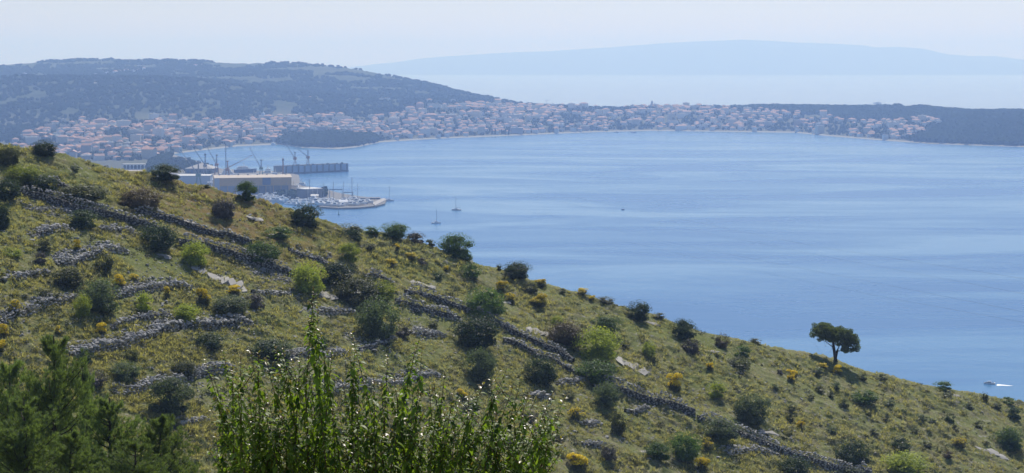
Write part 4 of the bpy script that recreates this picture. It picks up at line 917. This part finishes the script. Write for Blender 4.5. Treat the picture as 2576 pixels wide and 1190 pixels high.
def crown(seed, n, leaf, nb=14, asp=.55, low=.12, form="round"):
    """a unit crown: 1 wide, 1 high, standing on z=0"""
    rs = np.random.RandomState(seed); cc, rr_ = [], []
    while len(cc) < nb:
        q = rs.uniform(-1, 1, 3)
        if q @ q > 1: continue
        q = q / (np.linalg.norm(q) + 1e-9) * np.linalg.norm(q) ** .35
        c = np.array([q[0] * .36, q[1] * .36, .42 + q[2] * .44]); c[:2] *= 1.12 - .35 * max(0, c[2] - .4)
        if form == "spiky": c[2] = .2 + abs(q[2]) * .62
        cc.append(c); rr_.append(rs.uniform(.12, .21))
    for a in np.linspace(0, 6.28, max(4, nb // 3), endpoint=False): cc.append(np.array([math.cos(a + seed) * .29, math.sin(a + seed) * .29, rs.uniform(.1, .3)])); rr_.append(rs.uniform(.13, .2))
    cc, rr_ = np.array(cc), np.array(rr_); cc[:, 2] = np.clip(cc[:, 2], .06, .84)
    p, nn = shell(rs, n, cc, rr_); k = p[:, 2] > 0.0; V, Fq = cards(p[k], nn[k], leaf, asp, rs)
    # a few stray twigs of leaves past the outline
    q = rs.normal(0, 1, (n // 5, 3)); q[:, 2] = np.abs(q[:, 2]); q /= np.linalg.norm(q, axis=1, keepdims=True)
    V2, F2 = cards(np.array([0, 0, .5]) + q * np.array([.5, .5, .5]) * rs.uniform(.75, 1.22, (len(q), 1)), q, leaf * .9, asp, rs)
    allv = [V, V2]; fs = [tuple(x) for x in Fq] + [tuple(x + len(V)) for x in F2]; nv = len(V) + len(V2)
    for c, r_ in [((0, 0, .26), (.27, .27, .30))] + [(cc[i], (rr_[i] * .55,) * 3) for i in range(len(cc))]:
        v, f = ico(rs, c, r_, 1); allv.append(v); fs += [tuple(nv + a for a in x) for x in f]; nv += len(v)
    return mesh("crown", np.concatenate(allv), fs, M['l_dark'])
def broom(seed, n, nf, leaf, z0=.52):
    rs = np.random.RandomState(seed); nb = rs.randint(7, 12); a = rs.uniform(0, 6.28, nb); q = rs.uniform(.05, .33, nb)
    cc = np.stack([np.cos(a) * q, np.sin(a) * q, rs.uniform(.25, .78, nb)], -1); rr_ = rs.uniform(.15, .25, nb)
    base = np.stack([np.cos(a) * .25, np.sin(a) * .25, np.full(nb, .14)], -1)
    p, nn = shell(rs, n, np.concatenate([cc, base]), np.concatenate([rr_, rr_])); V, Fq = cards(p, nn + np.array([0, 0, .6]), leaf, .35, rs)
    fs = [tuple(x) for x in Fq]; v, f = ico(rs, (0, 0, .3), (.26, .26, .3)); fs += [tuple(len(V) + k for k in x) for x in f]
    cm = mesh("crown", np.concatenate([V, v]), fs, M['l_dull'])
    p, nn = shell(rs, nf, cc, rr_ * 1.08); k = (nn[:, 2] > -.1) & (p[:, 2] > z0 + rs.uniform(-.15, .1, nf)) & (vn(p[:, 0] * 9 + seed, p[:, 1] * 9 + p[:, 2] * 7, 3) > .30)
    V, Fq = cards(p[k], nn[k], leaf * .85, .8, rs); return cm, mesh("blossom", V, Fq, M['bloom'])
def fit(me):
    n = len(me.vertices); v = np.zeros(n * 3); me.vertices.foreach_get("co", v); v = v.reshape(-1, 3)
    lo, hi = np.percentile(v, 1.2, 0), np.percentile(v, 98.8, 0); v[:, 0] = (v[:, 0] - (lo[0] + hi[0]) / 2) / (hi[0] - lo[0]); v[:, 1] = (v[:, 1] - (lo[1] + hi[1]) / 2) / (hi[1] - lo[1]); v[:, 2] = (v[:, 2] - max(lo[2], -.02)) / (hi[2] - max(lo[2], -.02))
    me.vertices.foreach_set("co", v.ravel()); me.update(); return me
def stems(seed, n=5):
    r_ = random.Random(seed); b = MB()
    for i in range(n):
        a = r_.uniform(0, 6.3); b.tube([(0.02 * math.cos(a), .02 * math.sin(a), -.12), (.08 * math.cos(a), .08 * math.sin(a), .2), (.2 * math.cos(a), .2 * math.sin(a), .5)], [.03, .022, .01], 5)
    return b.me("stem", M['bark'])
def dome_bloom(seed, n, leaf, z0=.62, cov=1.):
    rs = np.random.RandomState(seed); q = rs.normal(0, 1, (n, 3)); q[:, 2] = np.abs(q[:, 2]) * 1.1 + .05; q /= np.linalg.norm(q, axis=1, keepdims=True)
    p = np.array([0, 0, .5]) + q * np.array([.5, .5, .5]) * rs.uniform(.9, 1.1, (n, 1)); ph = vn(q[:, 0] * 4 + seed * 1.7, q[:, 1] * 4 + 9, 5)
    k = (p[:, 2] > z0 - .15 * rs.rand(n)) & (ph > .62 - cov * .5); V, Fq = cards(p[k], q[k], leaf, .8, rs); return mesh("blossom", V, Fq, M['bloom'])
CB = [crown(10 + i, 4600, .055, 17) for i in range(4)] + [crown(20, 4400, .055, 19)]
CB = [fit(m_) for m_ in CB]
CM = [crown(30 + i, 1500, .085, 12) for i in range(4)]
CS = [crown(40 + i, 420, .15, 7) for i in range(4)]
ST = [stems(i) for i in range(3)]
BL = [dome_bloom(i, 1300, .06, .66, .72) for i in range(3)]; BLS = [dome_bloom(10 + i, 900, .055, .6, .30) for i in range(3)]
BR = [broom(60 + i, 2600, 6500, .075, .38 + .05 * (i % 3)) for i in range(6)]; BRS = [broom(70 + i, 2400, 1500, .07, .36) for i in range(5)]
CM = [fit(m_) for m_ in CM]; CS = [fit(m_) for m_ in CS]
KIND = dict(dark=('l_dark', "dark evergreen", "evergreen_bush"), olive=('l_olive', "grey-olive", "olive_bush"), mid=('l_mid', "mid-green", "green_bush"), lime=('l_lime', "bright lime-green", "lime_green_bush"),
            dull=('l_dull', "dull green", "scrub_bush"), grey=('l_grey', "grey twiggy", "twiggy_bush"), brown=('l_brown', "brown dry", "dry_bush"), purple=('l_purple', "purple-brown", "purple_bush"),
            broom=('l_dull', "yellow-flowering", "broom_bush"), brooms=('l_dull', "sparsely yellow-flowering", "broom_bush"))
SHR = """20 410 60 52 dull|112 400 60 44 dark|415 459 76 44 dark|620 508 50 54 mid|560 551 62 54 grey|768 571 80 60 dark|207 573 75 48 dark|400 620 96 74 dark|16 499 68 62 dark|4 567 40 72 dark|58 448 84 52 lime|108 472 70 44 dark|205 498 120 44 dull|352 520 112 54 brown
888 608 50 36 dark|880 578 66 24 dull|935 588 40 22 mid|993 599 66 40 mid|1042 616 52 34 grey|1083 626 26 20 dull|1145 646 84 66 mid|775 728 80 82 lime|878 662 52 52 lime|848 712 92 62 dark|898 756 120 72 dull|962 752 64 50 lime|950 848 106 108 olive|250 786 96 90 olive|172 716 84 52 dull|262 680 46 46 dull|360 776 42 52 lime|300 720 42 38 broom|336 708 34 24 brooms
193 630 26 30 broom|508 754 52 52 broom|420 742 32 36 brooms|586 736 46 26 broom|30 790 68 46 brooms|252 840 38 36 broom|150 838 34 28 brooms|8 850 34 38 broom|4 892 32 36 broom|468 802 66 50 lime|208 802 44 62 lime|490 662 68 62 lime|525 866 84 42 dark|640 772 54 42 grey|578 786 90 44 olive|662 656 96 60 mid|700 604 70 34 mid|802 877 46 44 dark
1001 642 18 18 broom|985 668 44 26 brooms|1122 690 24 22 broom|1182 702 54 44 mid|1262 730 38 36 broom|1300 698 70 44 dark|1300 672 56 24 purple|1362 714 40 26 broom|1284 752 36 30 brooms|1352 766 60 40 broom|1333 730 42 34 dull|1255 668 16 20 dull|1218 796 100 80 mid|1195 866 114 84 dark|1208 950 80 86 olive|1360 960 86 76 dark|1505 908 112 92 lime|1500 960 104 62 mid|1425 866 100 62 brown
1525 832 74 40 mid|1608 802 56 52 dark|1718 850 62 54 dark|1657 796 30 16 dull|1522 758 48 18 dull|1466 738 52 22 brooms|1632 892 34 42 lime|1736 890 52 42 grey|1815 872 34 38 brown|1866 896 46 32 mid|1693 972 56 50 broom|1786 936 24 26 broom|1858 926 60 36 dull|1800 996 46 42 lime|1888 1068 82 84 olive|1526 1022 66 66 olive|1450 1056 56 42 brooms|1555 1090 42 60 dull
1812 1112 90 62 olive|1724 1152 82 76 mid|1780 1130 40 34 brooms|1765 1178 48 44 broom|1655 1162 64 48 mid|1993 946 32 24 broom|1990 962 26 26 broom|1963 942 20 16 grey|2105 940 34 28 broom|2072 932 34 22 brooms|2055 940 34 18 olive|2063 984 28 20 dull|2090 994 20 16 dull|2104 980 20 22 olive|2121 1026 30 30 dull|1990 1032 26 24 dull|2170 956 22 20 dull|2220 957 28 18 dull
2174 1013 72 36 mid|2237 1026 30 18 olive|2270 1040 22 20 olive|2181 1047 24 22 dull|2228 1055 24 24 dull|2314 1059 40 22 olive|2345 1062 30 16 olive|2390 1060 26 24 dark|2372 980 44 24 mid|2381 1001 32 16 dull|2476 1013 22 24 dull|2507 1032 26 16 dull|2533 1018 38 18 mid|2551 1057 38 34 dark|2540 1124 78 56 mid|2412 1124 52 30 brooms|2384 1156 28 20 brown|2142 1164 92 70 dark
2267 1136 56 40 dark|2276 1196 116 64 lime|1999 1196 84 62 dark|2142 1200 60 26 olive|2013 1078 30 30 broom|1986 1068 22 32 dull|2404 1085 18 18 dull|2269 1087 22 16 dull|2299 1087 24 20 dull|1450 1180 74 54 broom|1165 1006 40 34 broom|1530 1164 46 40 grey|460 936 62 46 dull|312 952 80 52 olive|428 1042 110 100 olive|682 905 110 54 dark|215 916 42 42 dark|236 970 54 44 grey
1640 906 22 22 dull|1065 672 30 20 grey|930 632 30 16 dull|1035 660 46 22 brooms|1400 812 30 26 lime|1170 640 40 20 mid|1412 730 24 12 dull|1490 752 24 14 broom|1900 862 30 14 dull|640 636 40 24 dark|1185 1040 50 30 dull|1330 1060 40 30 grey|330 905 36 34 dull|120 760 60 34 dull|70 690 50 22 dull|100 660 34 30 grey|110 632 40 34 dull|30 640 50 26 lime|1088 820 30 18 dull|1010 850 40 34 grey|1100 700 30 20 dark
1570 866 34 18 dull|1275 700 20 16 dull|1400 1110 44 26 dull|1640 1120 30 20 dull|1930 1015 22 16 olive|2040 1010 22 16 dull|1950 985 24 18 olive|2330 1020 24 14 dull|2440 1030 24 14 olive|2460 1075 26 16 dull|2330 1120 30 18 dull|2200 1100 26 18 dull|2090 1090 28 20 olive|1560 960 26 12 dark|1610 972 26 14 dark|1690 925 20 14 dull|1430 1000 40 24 dull|700 470 0 0 x|185 430 30 12 dark|520 478 26 10 dull"""
LAND = [(225, 475, "long upper wall"), (590, 640, "wall below the big dark bush"), (570, 690, "longest pale slab"), (410, 840, "largest lower-left terrace wall"), (390, 715, "broom terrace wall"), (100, 775, "left-edge terrace wall"), (120, 1050, "near pines"),
        (900, 1050, "leafy foreground shrub"), (840, 780, "low stone bank in the middle"), (1150, 770, "central double walls"), (1350, 880, "light-topped stepped wall"), (1587, 915, "broken pale outcrop"), (1630, 1000, "straight dark wall"), (1353, 828, "flat pale slab in the centre"),
        (2100, 870, "lone umbrella pine"), (1960, 1120, "lower right wall"), (2490, 1140, "pale slabs at the right edge"), (2495, 965, "speedboat"), (1100, 560, "moored sailing yachts"), (1080, 945, "rubble wall right of the leaning stem"), (640, 470, "ochre shipyard hall"), (250, 640, "wide rubble bank"),
        (1060, 712, "narrow pale ledge"), (500, 950, "rubble wall above the near pines"), (40, 400, "upper left edge"), (1270, 752, "white rock by the brightest broom"), (1866, 938, "small white boulder")]
shr = []
for row in SHR.replace("\n", "|").split("|"):
    a = row.split(); 
    if len(a) == 5 and a[4] != 'x': shr.append((float(a[0]), float(a[1]), float(a[2]), float(a[3]), a[4]))
def rel(px, py):
    bl = min(LAND, key=lambda q: (q[0] - px) ** 2 + 2.2 * (q[1] - py) ** 2); dx, dy = px - bl[0], py - bl[1]
    if abs(dx) > abs(dy) * 1.3: r_ = "right of" if dx > 0 else "left of"
    else: r_ = "below" if dy > 0 else "above"
    if math.hypot(dx, dy) < 28: r_ = "beside"
    return f"{r_} the {bl[2]}"
key = {}
for s_ in shr:
    onr = s_[1] - s_[3] < sky_y(s_[0]) - 6
    size = "large " if s_[2] * s_[3] > 4200 else "small " if s_[2] * s_[3] < 900 else ""
    key.setdefault(f"{size}{KIND[s_[4]][1]} {'broom' if 'broom' in s_[4] else 'bush'}{' on the skyline' if onr else ''}, {rel(s_[0], s_[1] - s_[3] / 2)}", []).append(s_)
for lb, L_ in key.items():
    L_.sort(key=lambda q: q[0])
    for k, (px, py, w_, h_, kd) in enumerate(L_):
        l2 = lb if len(L_) == 1 else ("leftmost " if k == 0 else "rightmost " if k == len(L_) - 1 else ORD[k] + " from left, ") + lb
        mt, nm, name = KIND[kd]; m_ = mpp(px, py); onr = py < sky_y(px) + 6
        a, b = (px, max(py, sky_y(px) + 3))
        p = g(a, b); W, Hh = w_ * m_ * .93, h_ * m_ * .93; ar = w_ * h_
        pool = CB if ar > 2600 else CM if ar > 700 else CS
        e = empty(name, p, wr.uniform(0, 6.3), label=l2, cat="broom" if "broom" in kd else "bush")
        bw = 'broom' in kd; i_ = wr.randrange(5 if bw else len(pool)); bp_ = (BR if kd == 'broom' else BRS)[i_ % 5]; c_ = ob("crown", bp_[0] if bw else pool[i_], e, (0, 0, -.05 * Hh), 0, sca=((W * .9, W * .9, Hh * .98) if bw else (W, W, Hh * .96)), mat=M[mt])
        if ar > 700: ob("stem", ST[i_ % 3], e, None, 0, (W, W, Hh * .9))
        if bw: ob("blossom", bp_[1], e, (0, 0, -.05 * Hh), 0, (W * .9, W * .9, Hh * .98))

# small low scrub mounds and grass tufts over the slope
rs = np.random.RandomState(9)
def slope_pts(n, top=2):
    px = rs.uniform(-200, 2780, n); py = rs.uniform(350, 1240, n); k = py > sky_y(px) + top; px, py = px[k], py[k]
    d = 1 / inv_d(px, py); keep = rs.rand(len(d)) < (d / 330) ** 0; return px[keep], py[keep], d[keep]
px, py, d = slope_pts(9500); dens = vn(px / 60., py / 26., 2) + .5 * vn(px / 16, py / 9, 4); k = dens > .74; px, py, d = px[k], py[k], d[k]
X = (px - CX) / F * d; Z = H(X, d); n = len(X); rad = rs.uniform(.22, .62, n); per = 46
ii = np.repeat(np.arange(n), per); q = rs.normal(0, 1, (len(ii), 3)); q[:, 2] = np.abs(q[:, 2]); q /= np.linalg.norm(q, axis=1, keepdims=True)
c = np.stack([X, d, Z], -1)[ii] + q * rad[ii][:, None] * np.array([1, 1, .75]) * rs.uniform(.7, 1.1, (len(ii), 1))
V, Fq = cards(c, q, .17, .6, rs); print("scrub", n, len(Fq))
tag(ob("low_scrub", mesh("low_scrub", V, Fq, M['scrub'])), label="low dull green scrub mounds growing all over the slope", kind="stuff")
def blades(X, d, Z, r_, per, name, label, wid):
    n = len(X); ii = np.repeat(np.arange(n), per); m_ = len(ii); a = rs.uniform(0, 6.28, m_); f_ = rs.uniform(0, 1, m_) ** .6; R_ = r_[ii]
    dr = np.stack([np.cos(a), np.sin(a), 0 * a], -1); base = np.stack([X, d, Z], -1)[ii] + dr * (R_ * f_ * .6)[:, None] + np.stack([0 * a, 0 * a, R_ * .32 * (1 - f_ ** 2) - .08], -1)
    tip = base + dr * (R_ * (.15 + .55 * f_))[:, None] + np.stack([rs.normal(0, .05, m_), rs.normal(0, .05, m_), R_ * (.62 - .45 * f_) * rs.uniform(.6, 1.3, m_)], -1)
    wv = np.stack([-np.sin(a), np.cos(a), 0 * a], -1) * (R_ * rs.uniform(wid * .6, wid * 1.4, m_))[:, None]
    V = np.stack([base - wv, base + wv, tip], 1).reshape(-1, 3); print(name, n, m_)
    tag(ob(name, mesh(name, V, np.arange(m_ * 3).reshape(-1, 3), M['tuft'])), label=label, kind="stuff")
px, py, d = slope_pts(56000, 0); X = (px - CX) / F * d; k = vn(X / 5, d / 6, 3) + .5 * vn(X / 1.4, d / 1.8, 5) > .52; X, d = X[k], d[k]
blades(X, d, H(X, d), rs.uniform(.3, .75, len(X)) * (.7 + .6 * vn(X / 9, d / 9, 2)), 24, "grass", "dry yellow-green grass hummocks covering the hillside", .075)
px, py, d = slope_pts(60000, 0); X = (px - CX) / F * d
blades(X, d, H(X, d), rs.uniform(.15, .32, len(X)), 7, "short_grass", "short thin grass between the hummocks", .12)

# ------------------------------------------------------------------ the lone umbrella pine
e = empty("pine_tree", g(2100, 909), 0, label="lone umbrella pine with forked trunk on the ridge before the bay", cat="tree")
m_ = mpp(2100, 909); O = e.location
def L2(x, y, dy=0): return Vector(((x - 2100) * m_, dy, (909 - y) * m_))      # picture pixels of the tree -> its own metres
b = MB().tube([L2(2103, 915), L2(2101, 900), L2(2098, 880), L2(2096, 864), L2(2086, 852), L2(2072, 842), L2(2058, 834)], [.34, .28, .24, .2, .15, .11, .07], 8)
b.tube([L2(2102, 902), L2(2106, 885), L2(2112, 868), L2(2122, 855), L2(2134, 846)], [.24, .19, .15, .1, .06], 8)
ob("trunk", b.me("trunk", M['bark'], True), e)
for k, P in enumerate(([(2096, 866), (2102, 850), (2108, 836), (2112, 828)], [(2097, 876), (2086, 868), (2076, 860)], [(2110, 872), (2128, 864), (2148, 866)], [(2118, 860), (2140, 850), (2152, 842)], [(2086, 852), (2080, 838), (2070, 826)], [(2106, 885), (2122, 884), (2136, 888)], [(2096, 864), (2090, 846), (2092, 830)])):
    ob("branch", MB().tube([L2(x, y, (k % 3 - 1) * .25 * i) for i, (x, y) in enumerate(P)], [.09, .06, .045, .03][:len(P)], 5).me("branch", M['bark']), e)
rs = np.random.RandomState(77); pc, pr = [], []
OUT = [(2060, 817), (2075, 819), (2090, 822), (2100, 830), (2112, 828), (2126, 829), (2140, 834), (2152, 840), (2158, 850), (2158, 864), (2154, 876), (2146, 882), (2134, 886), (2120, 882), (2112, 874), (2104, 864), (2094, 860), (2080, 856), (2068, 852), (2056, 848), (2044, 848), (2040, 838), (2044, 828), (2052, 820)]
while len(pc) < 170:
    x, y = rs.uniform(2038, 2160), rs.uniform(814, 884)
    if in_poly(x, y, OUT): 
        q = L2(x, y, rs.uniform(-1.7, 1.7)); pc.append(q[:]); pr.append(rs.uniform(.32, .58))
for x, y in ((2152, 880), (2158, 874), (2156, 882), (2062, 856), (2068, 852), (2128, 886), (2134, 880), (2140, 884)): pc.append(L2(x, y, rs.uniform(-.5, .5))[:]); pr.append(.42)
pc, pr = np.array(pc), np.array(pr)
p, nn = shell(rs, 26000, pc, pr); V, Fq = cards(p, nn + np.array([0, 0, .5]), .22, .4, rs); allv = [V]; fs = [tuple(x) for x in Fq]; nv = len(V)
for c, r_ in zip(pc, pr):
    v, f = ico(rs, c, (r_ * .42,) * 3); allv.append(v); fs += [tuple(nv + q for q in x) for x in f]; nv += len(v)
ob("crown", mesh("crown", np.concatenate(allv), fs, M['l_pine']), e)
dt = MB()
for k in range(26):
    x, y = rs.uniform(2052, 2146), rs.uniform(856, 872); q = L2(x, y, rs.uniform(-.8, .8)); dt.tube([q, q + Vector((rs.uniform(-.5, .5), rs.uniform(-.3, .3), -rs.uniform(.3, 1.1)))], [.02, .008], 3)
ob("dead_twigs", dt.me("dead_twigs", M['bark']), e)

# ------------------------------------------------------------------ young pines in the lower left, in front of the hill
def young_pine(seed, Hh, W, mat):
    rs = np.random.RandomState(seed); e = empty("young_pine", (0, 0, 0)); tr = MB().tube([(0, 0, -.5), (.1, 0, Hh * .5), (0, 0, Hh * .97)], [.13, .08, .02], 7); ob("trunk", tr.me("trunk", M['bark']), e)
    br = MB(); pts, dirs = [], []
    for k in range(95):
        f_ = rs.uniform(.06, .97) ; a = rs.uniform(0, 6.28); L_ = W * .5 * ((1 - f_) ** .65 * 1.05 + .05) * rs.uniform(.65, 1.1); z0 = Hh * f_ * .93
        dr = np.array([math.cos(a), math.sin(a), 0]); up = .55 + .5 * f_; p0_ = np.array([0, 0, z0]); P = [p0_ + dr * L_ * s_ + np.array([0, 0, 1]) * (L_ * up * s_ ** 1.6) for s_ in (0, .4, .75, 1.)]
        br.tube([Vector(x) for x in P], [.035, .022, .014, .006], 4)
        for s_ in np.linspace(.25, 1.0, 9):
            c = p0_ + dr * L_ * s_ + np.array([0, 0, 1]) * (L_ * up * s_ ** 1.6)
            for _ in range(3): pts.append(c + rs.normal(0, .16, 3) * (1.15 - s_ * .5) * min(1, L_)); dirs.append(dr * .5 + np.array([0, 0, 1.]))
    ob("branches", br.me("branches", M['bark']), e)
    pts, dirs = np.array(pts), np.array(dirs); n = len(pts); per = 22; ii = np.repeat(np.arange(n), per); dd = dirs[ii] + rs.normal(0, .45, (len(ii), 3)); dd /= np.linalg.norm(dd, axis=1, keepdims=True)
    b = pts[ii] + rs.normal(0, .03, (len(ii), 3)); L_ = rs.uniform(.10, .2, len(ii))[:, None]; sd_ = np.cross(dd, rs.normal(0, 1, (len(ii), 3))); sd_ /= np.linalg.norm(sd_, axis=1, keepdims=True)
    V = np.stack([b - sd_ * .011, b + sd_ * .011, b + dd * L_], 1).reshape(-1, 3)
    ob("needles", mesh("needles", V, np.arange(len(V)).reshape(-1, 3), mat), e); return e
yp = [young_pine(5, 8.2, 5.4, M['l_young']), young_pine(6, 7.2, 4.6, M['l_young'])]
YP = [(135, 845, 88, 0, 1.1, "tallest of the young pines, rising second from the left edge"), (275, 1000, 80, 1, .92, "young pine in the middle of the near group, pointed top"), (405, 1040, 78, 1, .86, "dark young pine at the right end of the near group"),
      (25, 905, 94, 0, 1.0, "young pine cut by the left edge of the view"), (208, 925, 100, 1, .95, "young pine half hidden behind the tallest near pine"), (60, 1000, 74, 0, .95, "lower young pine in front of the left-edge pines"), (340, 1105, 70, 0, .7, "smallest young pine in front, between the two right ones"), (180, 1080, 72, 1, .8, "low young pine at the bottom between the left pines")]
for k, (px, py, d, i_, s_, lb) in enumerate(YP):
    c = yp[i_] if k < 2 else copy_tree(yp[i_]); top = pos(px, py, d); gz = float(H(top.x, top.y)); hh = (8.2, 7.2)[i_]; sz = (top.z - gz) / (hh * .97)
    c.location = (top.x, d, gz); c.scale = (s_ * 1.08, s_ * 1.08, sz); c.rotation_euler = (0, 0, k * 1.3); tag(c, lb, "pine tree", "young pines at the lower left")
# ------------------------------------------------------------------ the leafy shrub close to the camera
rs = np.random.RandomState(31); lr = random.Random(31)
D0 = 15.0; e = empty("leafy_shrub", (pos(900, 1190, D0).x, D0, float(H(-1.2, D0)) - .1), 0, label="big leafy shrub with upright stems and glossy leaves in the near foreground", cat="shrub")
O = np.array(e.location); TOPS = [(515, 905), (535, 940), (560, 882), (585, 920), (605, 895), (628, 872), (650, 888), (668, 900), (690, 868), (712, 878), (735, 905), (755, 890), (775, 905), (790, 722), (815, 900), (835, 885), (860, 955), (885, 838), (900, 930), (920, 960), (940, 945),
        (960, 965), (975, 895), (990, 940), (1057, 845), (1020, 960), (1040, 970), (1060, 985), (1080, 975), (1105, 985), (1120, 930), (1140, 990), (1160, 1000), (1180, 985), (1200, 990), (1218, 960), (1235, 955), (1255, 985), (1276, 925), (1290, 975), (1310, 960), (1328, 985), (1350, 995), (1375, 1010), (1392, 985), (1408, 1040), (1425, 995),
        (1000, 1000), (620, 960), (700, 950), (830, 980), (745, 960), (560, 1000), (1120, 1040), (1250, 1040), (1330, 1060), (1380, 1090), (900, 1020), (780, 1000), (660, 1010), (783, 752), (798, 770), (776, 800), (804, 830), (893, 868), (878, 880), (1046, 872), (1062, 880)]
br = MB(); lv = []   # leaves: base, direction, length, tip
def path(P, s_):
    i = min(int(s_ * (len(P) - 1)), len(P) - 2); f_ = s_ * (len(P) - 1) - i; return P[i] * (1 - f_) + P[i + 1] * f_
for k, (tx, ty) in enumerate(TOPS + [(lr.uniform(515, 1420), lr.uniform(1010, 1120)) for _ in range(70)]):
    d = D0 + lr.uniform(-.75, .75) * (1 if k > 2 else .4); T = np.array(pos(tx, ty, d)); bx = 940 + (tx - 940) * .22 + lr.uniform(-160, 160)
    if k == 24: bx = 960
    B = np.array([(bx - CX) / F * D0, D0 + (d - D0) * .4, O[2] + .3 + lr.uniform(-.3, .5)]); mid_ = B * .45 + T * .55 + np.array([lr.uniform(-.08, .08), lr.uniform(-.1, .1), 0]); mid_[0] = B[0] * .38 + T[0] * .62 + lr.uniform(-.16, .16)
    P = [B, mid_, T]; P = [B, B * .5 + mid_ * .5, mid_, mid_ * .5 + T * .5 + rs.normal(0, .045, 3), T]
    br.tube([Vector(x - O) for x in P], [.013, .011, .008, .005, .002] if k < 60 else [.009, .008, .006, .004, .0015], 5)
    Ln = np.linalg.norm(T - B); n_ = int(Ln / .016)
    tall = k in (13, 17, 24, 22, 38, 30) or len(TOPS) - 8 <= k < len(TOPS)
    for j in range(n_):
        s_ = 1 - (j / n_) ** 1.05 * (.9 if not tall else .9); c = path(P, s_); dist = (1 - s_) * Ln
        if k == 13 and .46 < dist < .82 and lr.random() < .9: continue
        if dist > 1.5: break
        a = j * 2.4 + lr.uniform(-.5, .5); tipf = max(0, 1 - dist / .13); L_ = (.028 + .036 * min(1, dist / .16)) * lr.uniform(.55, 1.45); dz = .5 - 1.1 * min(1, dist / .35) + lr.uniform(-.4, .4) + tipf * .6
        lv.append((c, np.array([math.cos(a), math.sin(a), dz]), L_, tipf > .35 and lr.random() < .75))
    for j in range(int(lr.uniform(4, 10)) if not tall else 2):       # side twigs
        s_ = lr.uniform(.35, .92) if not tall else lr.uniform(.3, .55); c = path(P, s_); a = lr.uniform(0, 6.3); tl = lr.uniform(.12, .46); q = c + np.array([math.cos(a) * .5, math.sin(a) * .6, .75]) * tl
        br.tube([Vector(c - O), Vector((c + q) / 2 - O + np.array([0, 0, -.01])), Vector(q - O)], [.004, .003, .0015], 4)
        for i in range(int(tl / .014)):
            f_ = (i + .5) / (tl / .014); a2 = i * 2.4; lv.append((c * (1 - f_) + q * f_, np.array([math.cos(a2), math.sin(a2), lr.uniform(-.7, .5)]), lr.uniform(.028, .07), f_ > .85 and lr.random() < .5))
ob("branches", br.me("branches", M['twig']), e)
def leaf_mesh(seed):
    r_ = random.Random(seed); fold, cv, tw = r_.uniform(.15, .5), r_.uniform(.25, 1.0), r_.uniform(-.6, .6); V = []
    for i in range(5):
        t_ = i / 4; w_ = (.0, .17, .20, .13, .0)[i] * r_.uniform(.85, 1.15); x = t_ * (1 - .12 * cv * t_); z = -cv * .38 * t_ * t_; a = tw * t_
        V += [(x, -w_ * math.cos(a), z + fold * w_ - w_ * math.sin(a)), (x, 0, z), (x, w_ * math.cos(a), z + fold * w_ + w_ * math.sin(a))]
    Fc = []
    for i in range(4):
        for k in (0, 1): Fc.append((i * 3 + k, i * 3 + 3 + k, i * 3 + 4 + k, i * 3 + 1 + k))
    return V, Fc
LM = [leaf_mesh(i) for i in range(6)]; LO = [mesh("leaf", V, Fc, M['l_near'], True) for V, Fc in LM]
def frame_(dv):
    x = Vector(dv).normalized(); y = Vector((0, 0, 1)).cross(x)
    if y.length < .05: y = Vector((0, 1, 0))
    y.normalize(); z = x.cross(y); return Matrix((x, y, z)).transposed()
vis = [q for q in lv if q[0][2] > pos(0, 1215, q[0][1]).z]; hid = len(lv) - len(vis); print("leaves", len(lv), len(vis))
vis.sort(key=lambda q: -q[2] / q[0][1]); big_ = [q for q in vis if not q[3]][:300]; ids = set(id(q) for q in big_)
for i, (c, dv, L_, tp) in enumerate(big_):
    o = ob("leaf", LO[i % 6], e, Vector(c - O)); o.rotation_euler = frame_(dv).to_euler(); o.scale = (L_ * 1.15,) * 3
for nm, tp_, mt in (("foliage", False, 'l_near'), ("shoot_tips", True, 'l_tip')):
    Q = [q for q in lv if q[3] == tp_ and id(q) not in ids and q[0][2] > pos(0, 1260, q[0][1]).z - .1]; VV, FF, n = [], [], 0
    for i, (c, dv, L_, tp) in enumerate(Q):
        v, f = LM[i % 6]; R_ = np.array(frame_(dv)); VV.append((np.array(v) * L_) @ R_.T + (c - O)); FF.append(np.array(f) + n); n += len(v)
    tag(ob(nm, mesh(nm, np.concatenate(VV), np.concatenate(FF), M[mt], True), e), kind="stuff")

for o in COL.objects:
    if o.parent is None and len(str(o.get("label", "")).split()) > 16: print("LONG", o.name, o["label"])
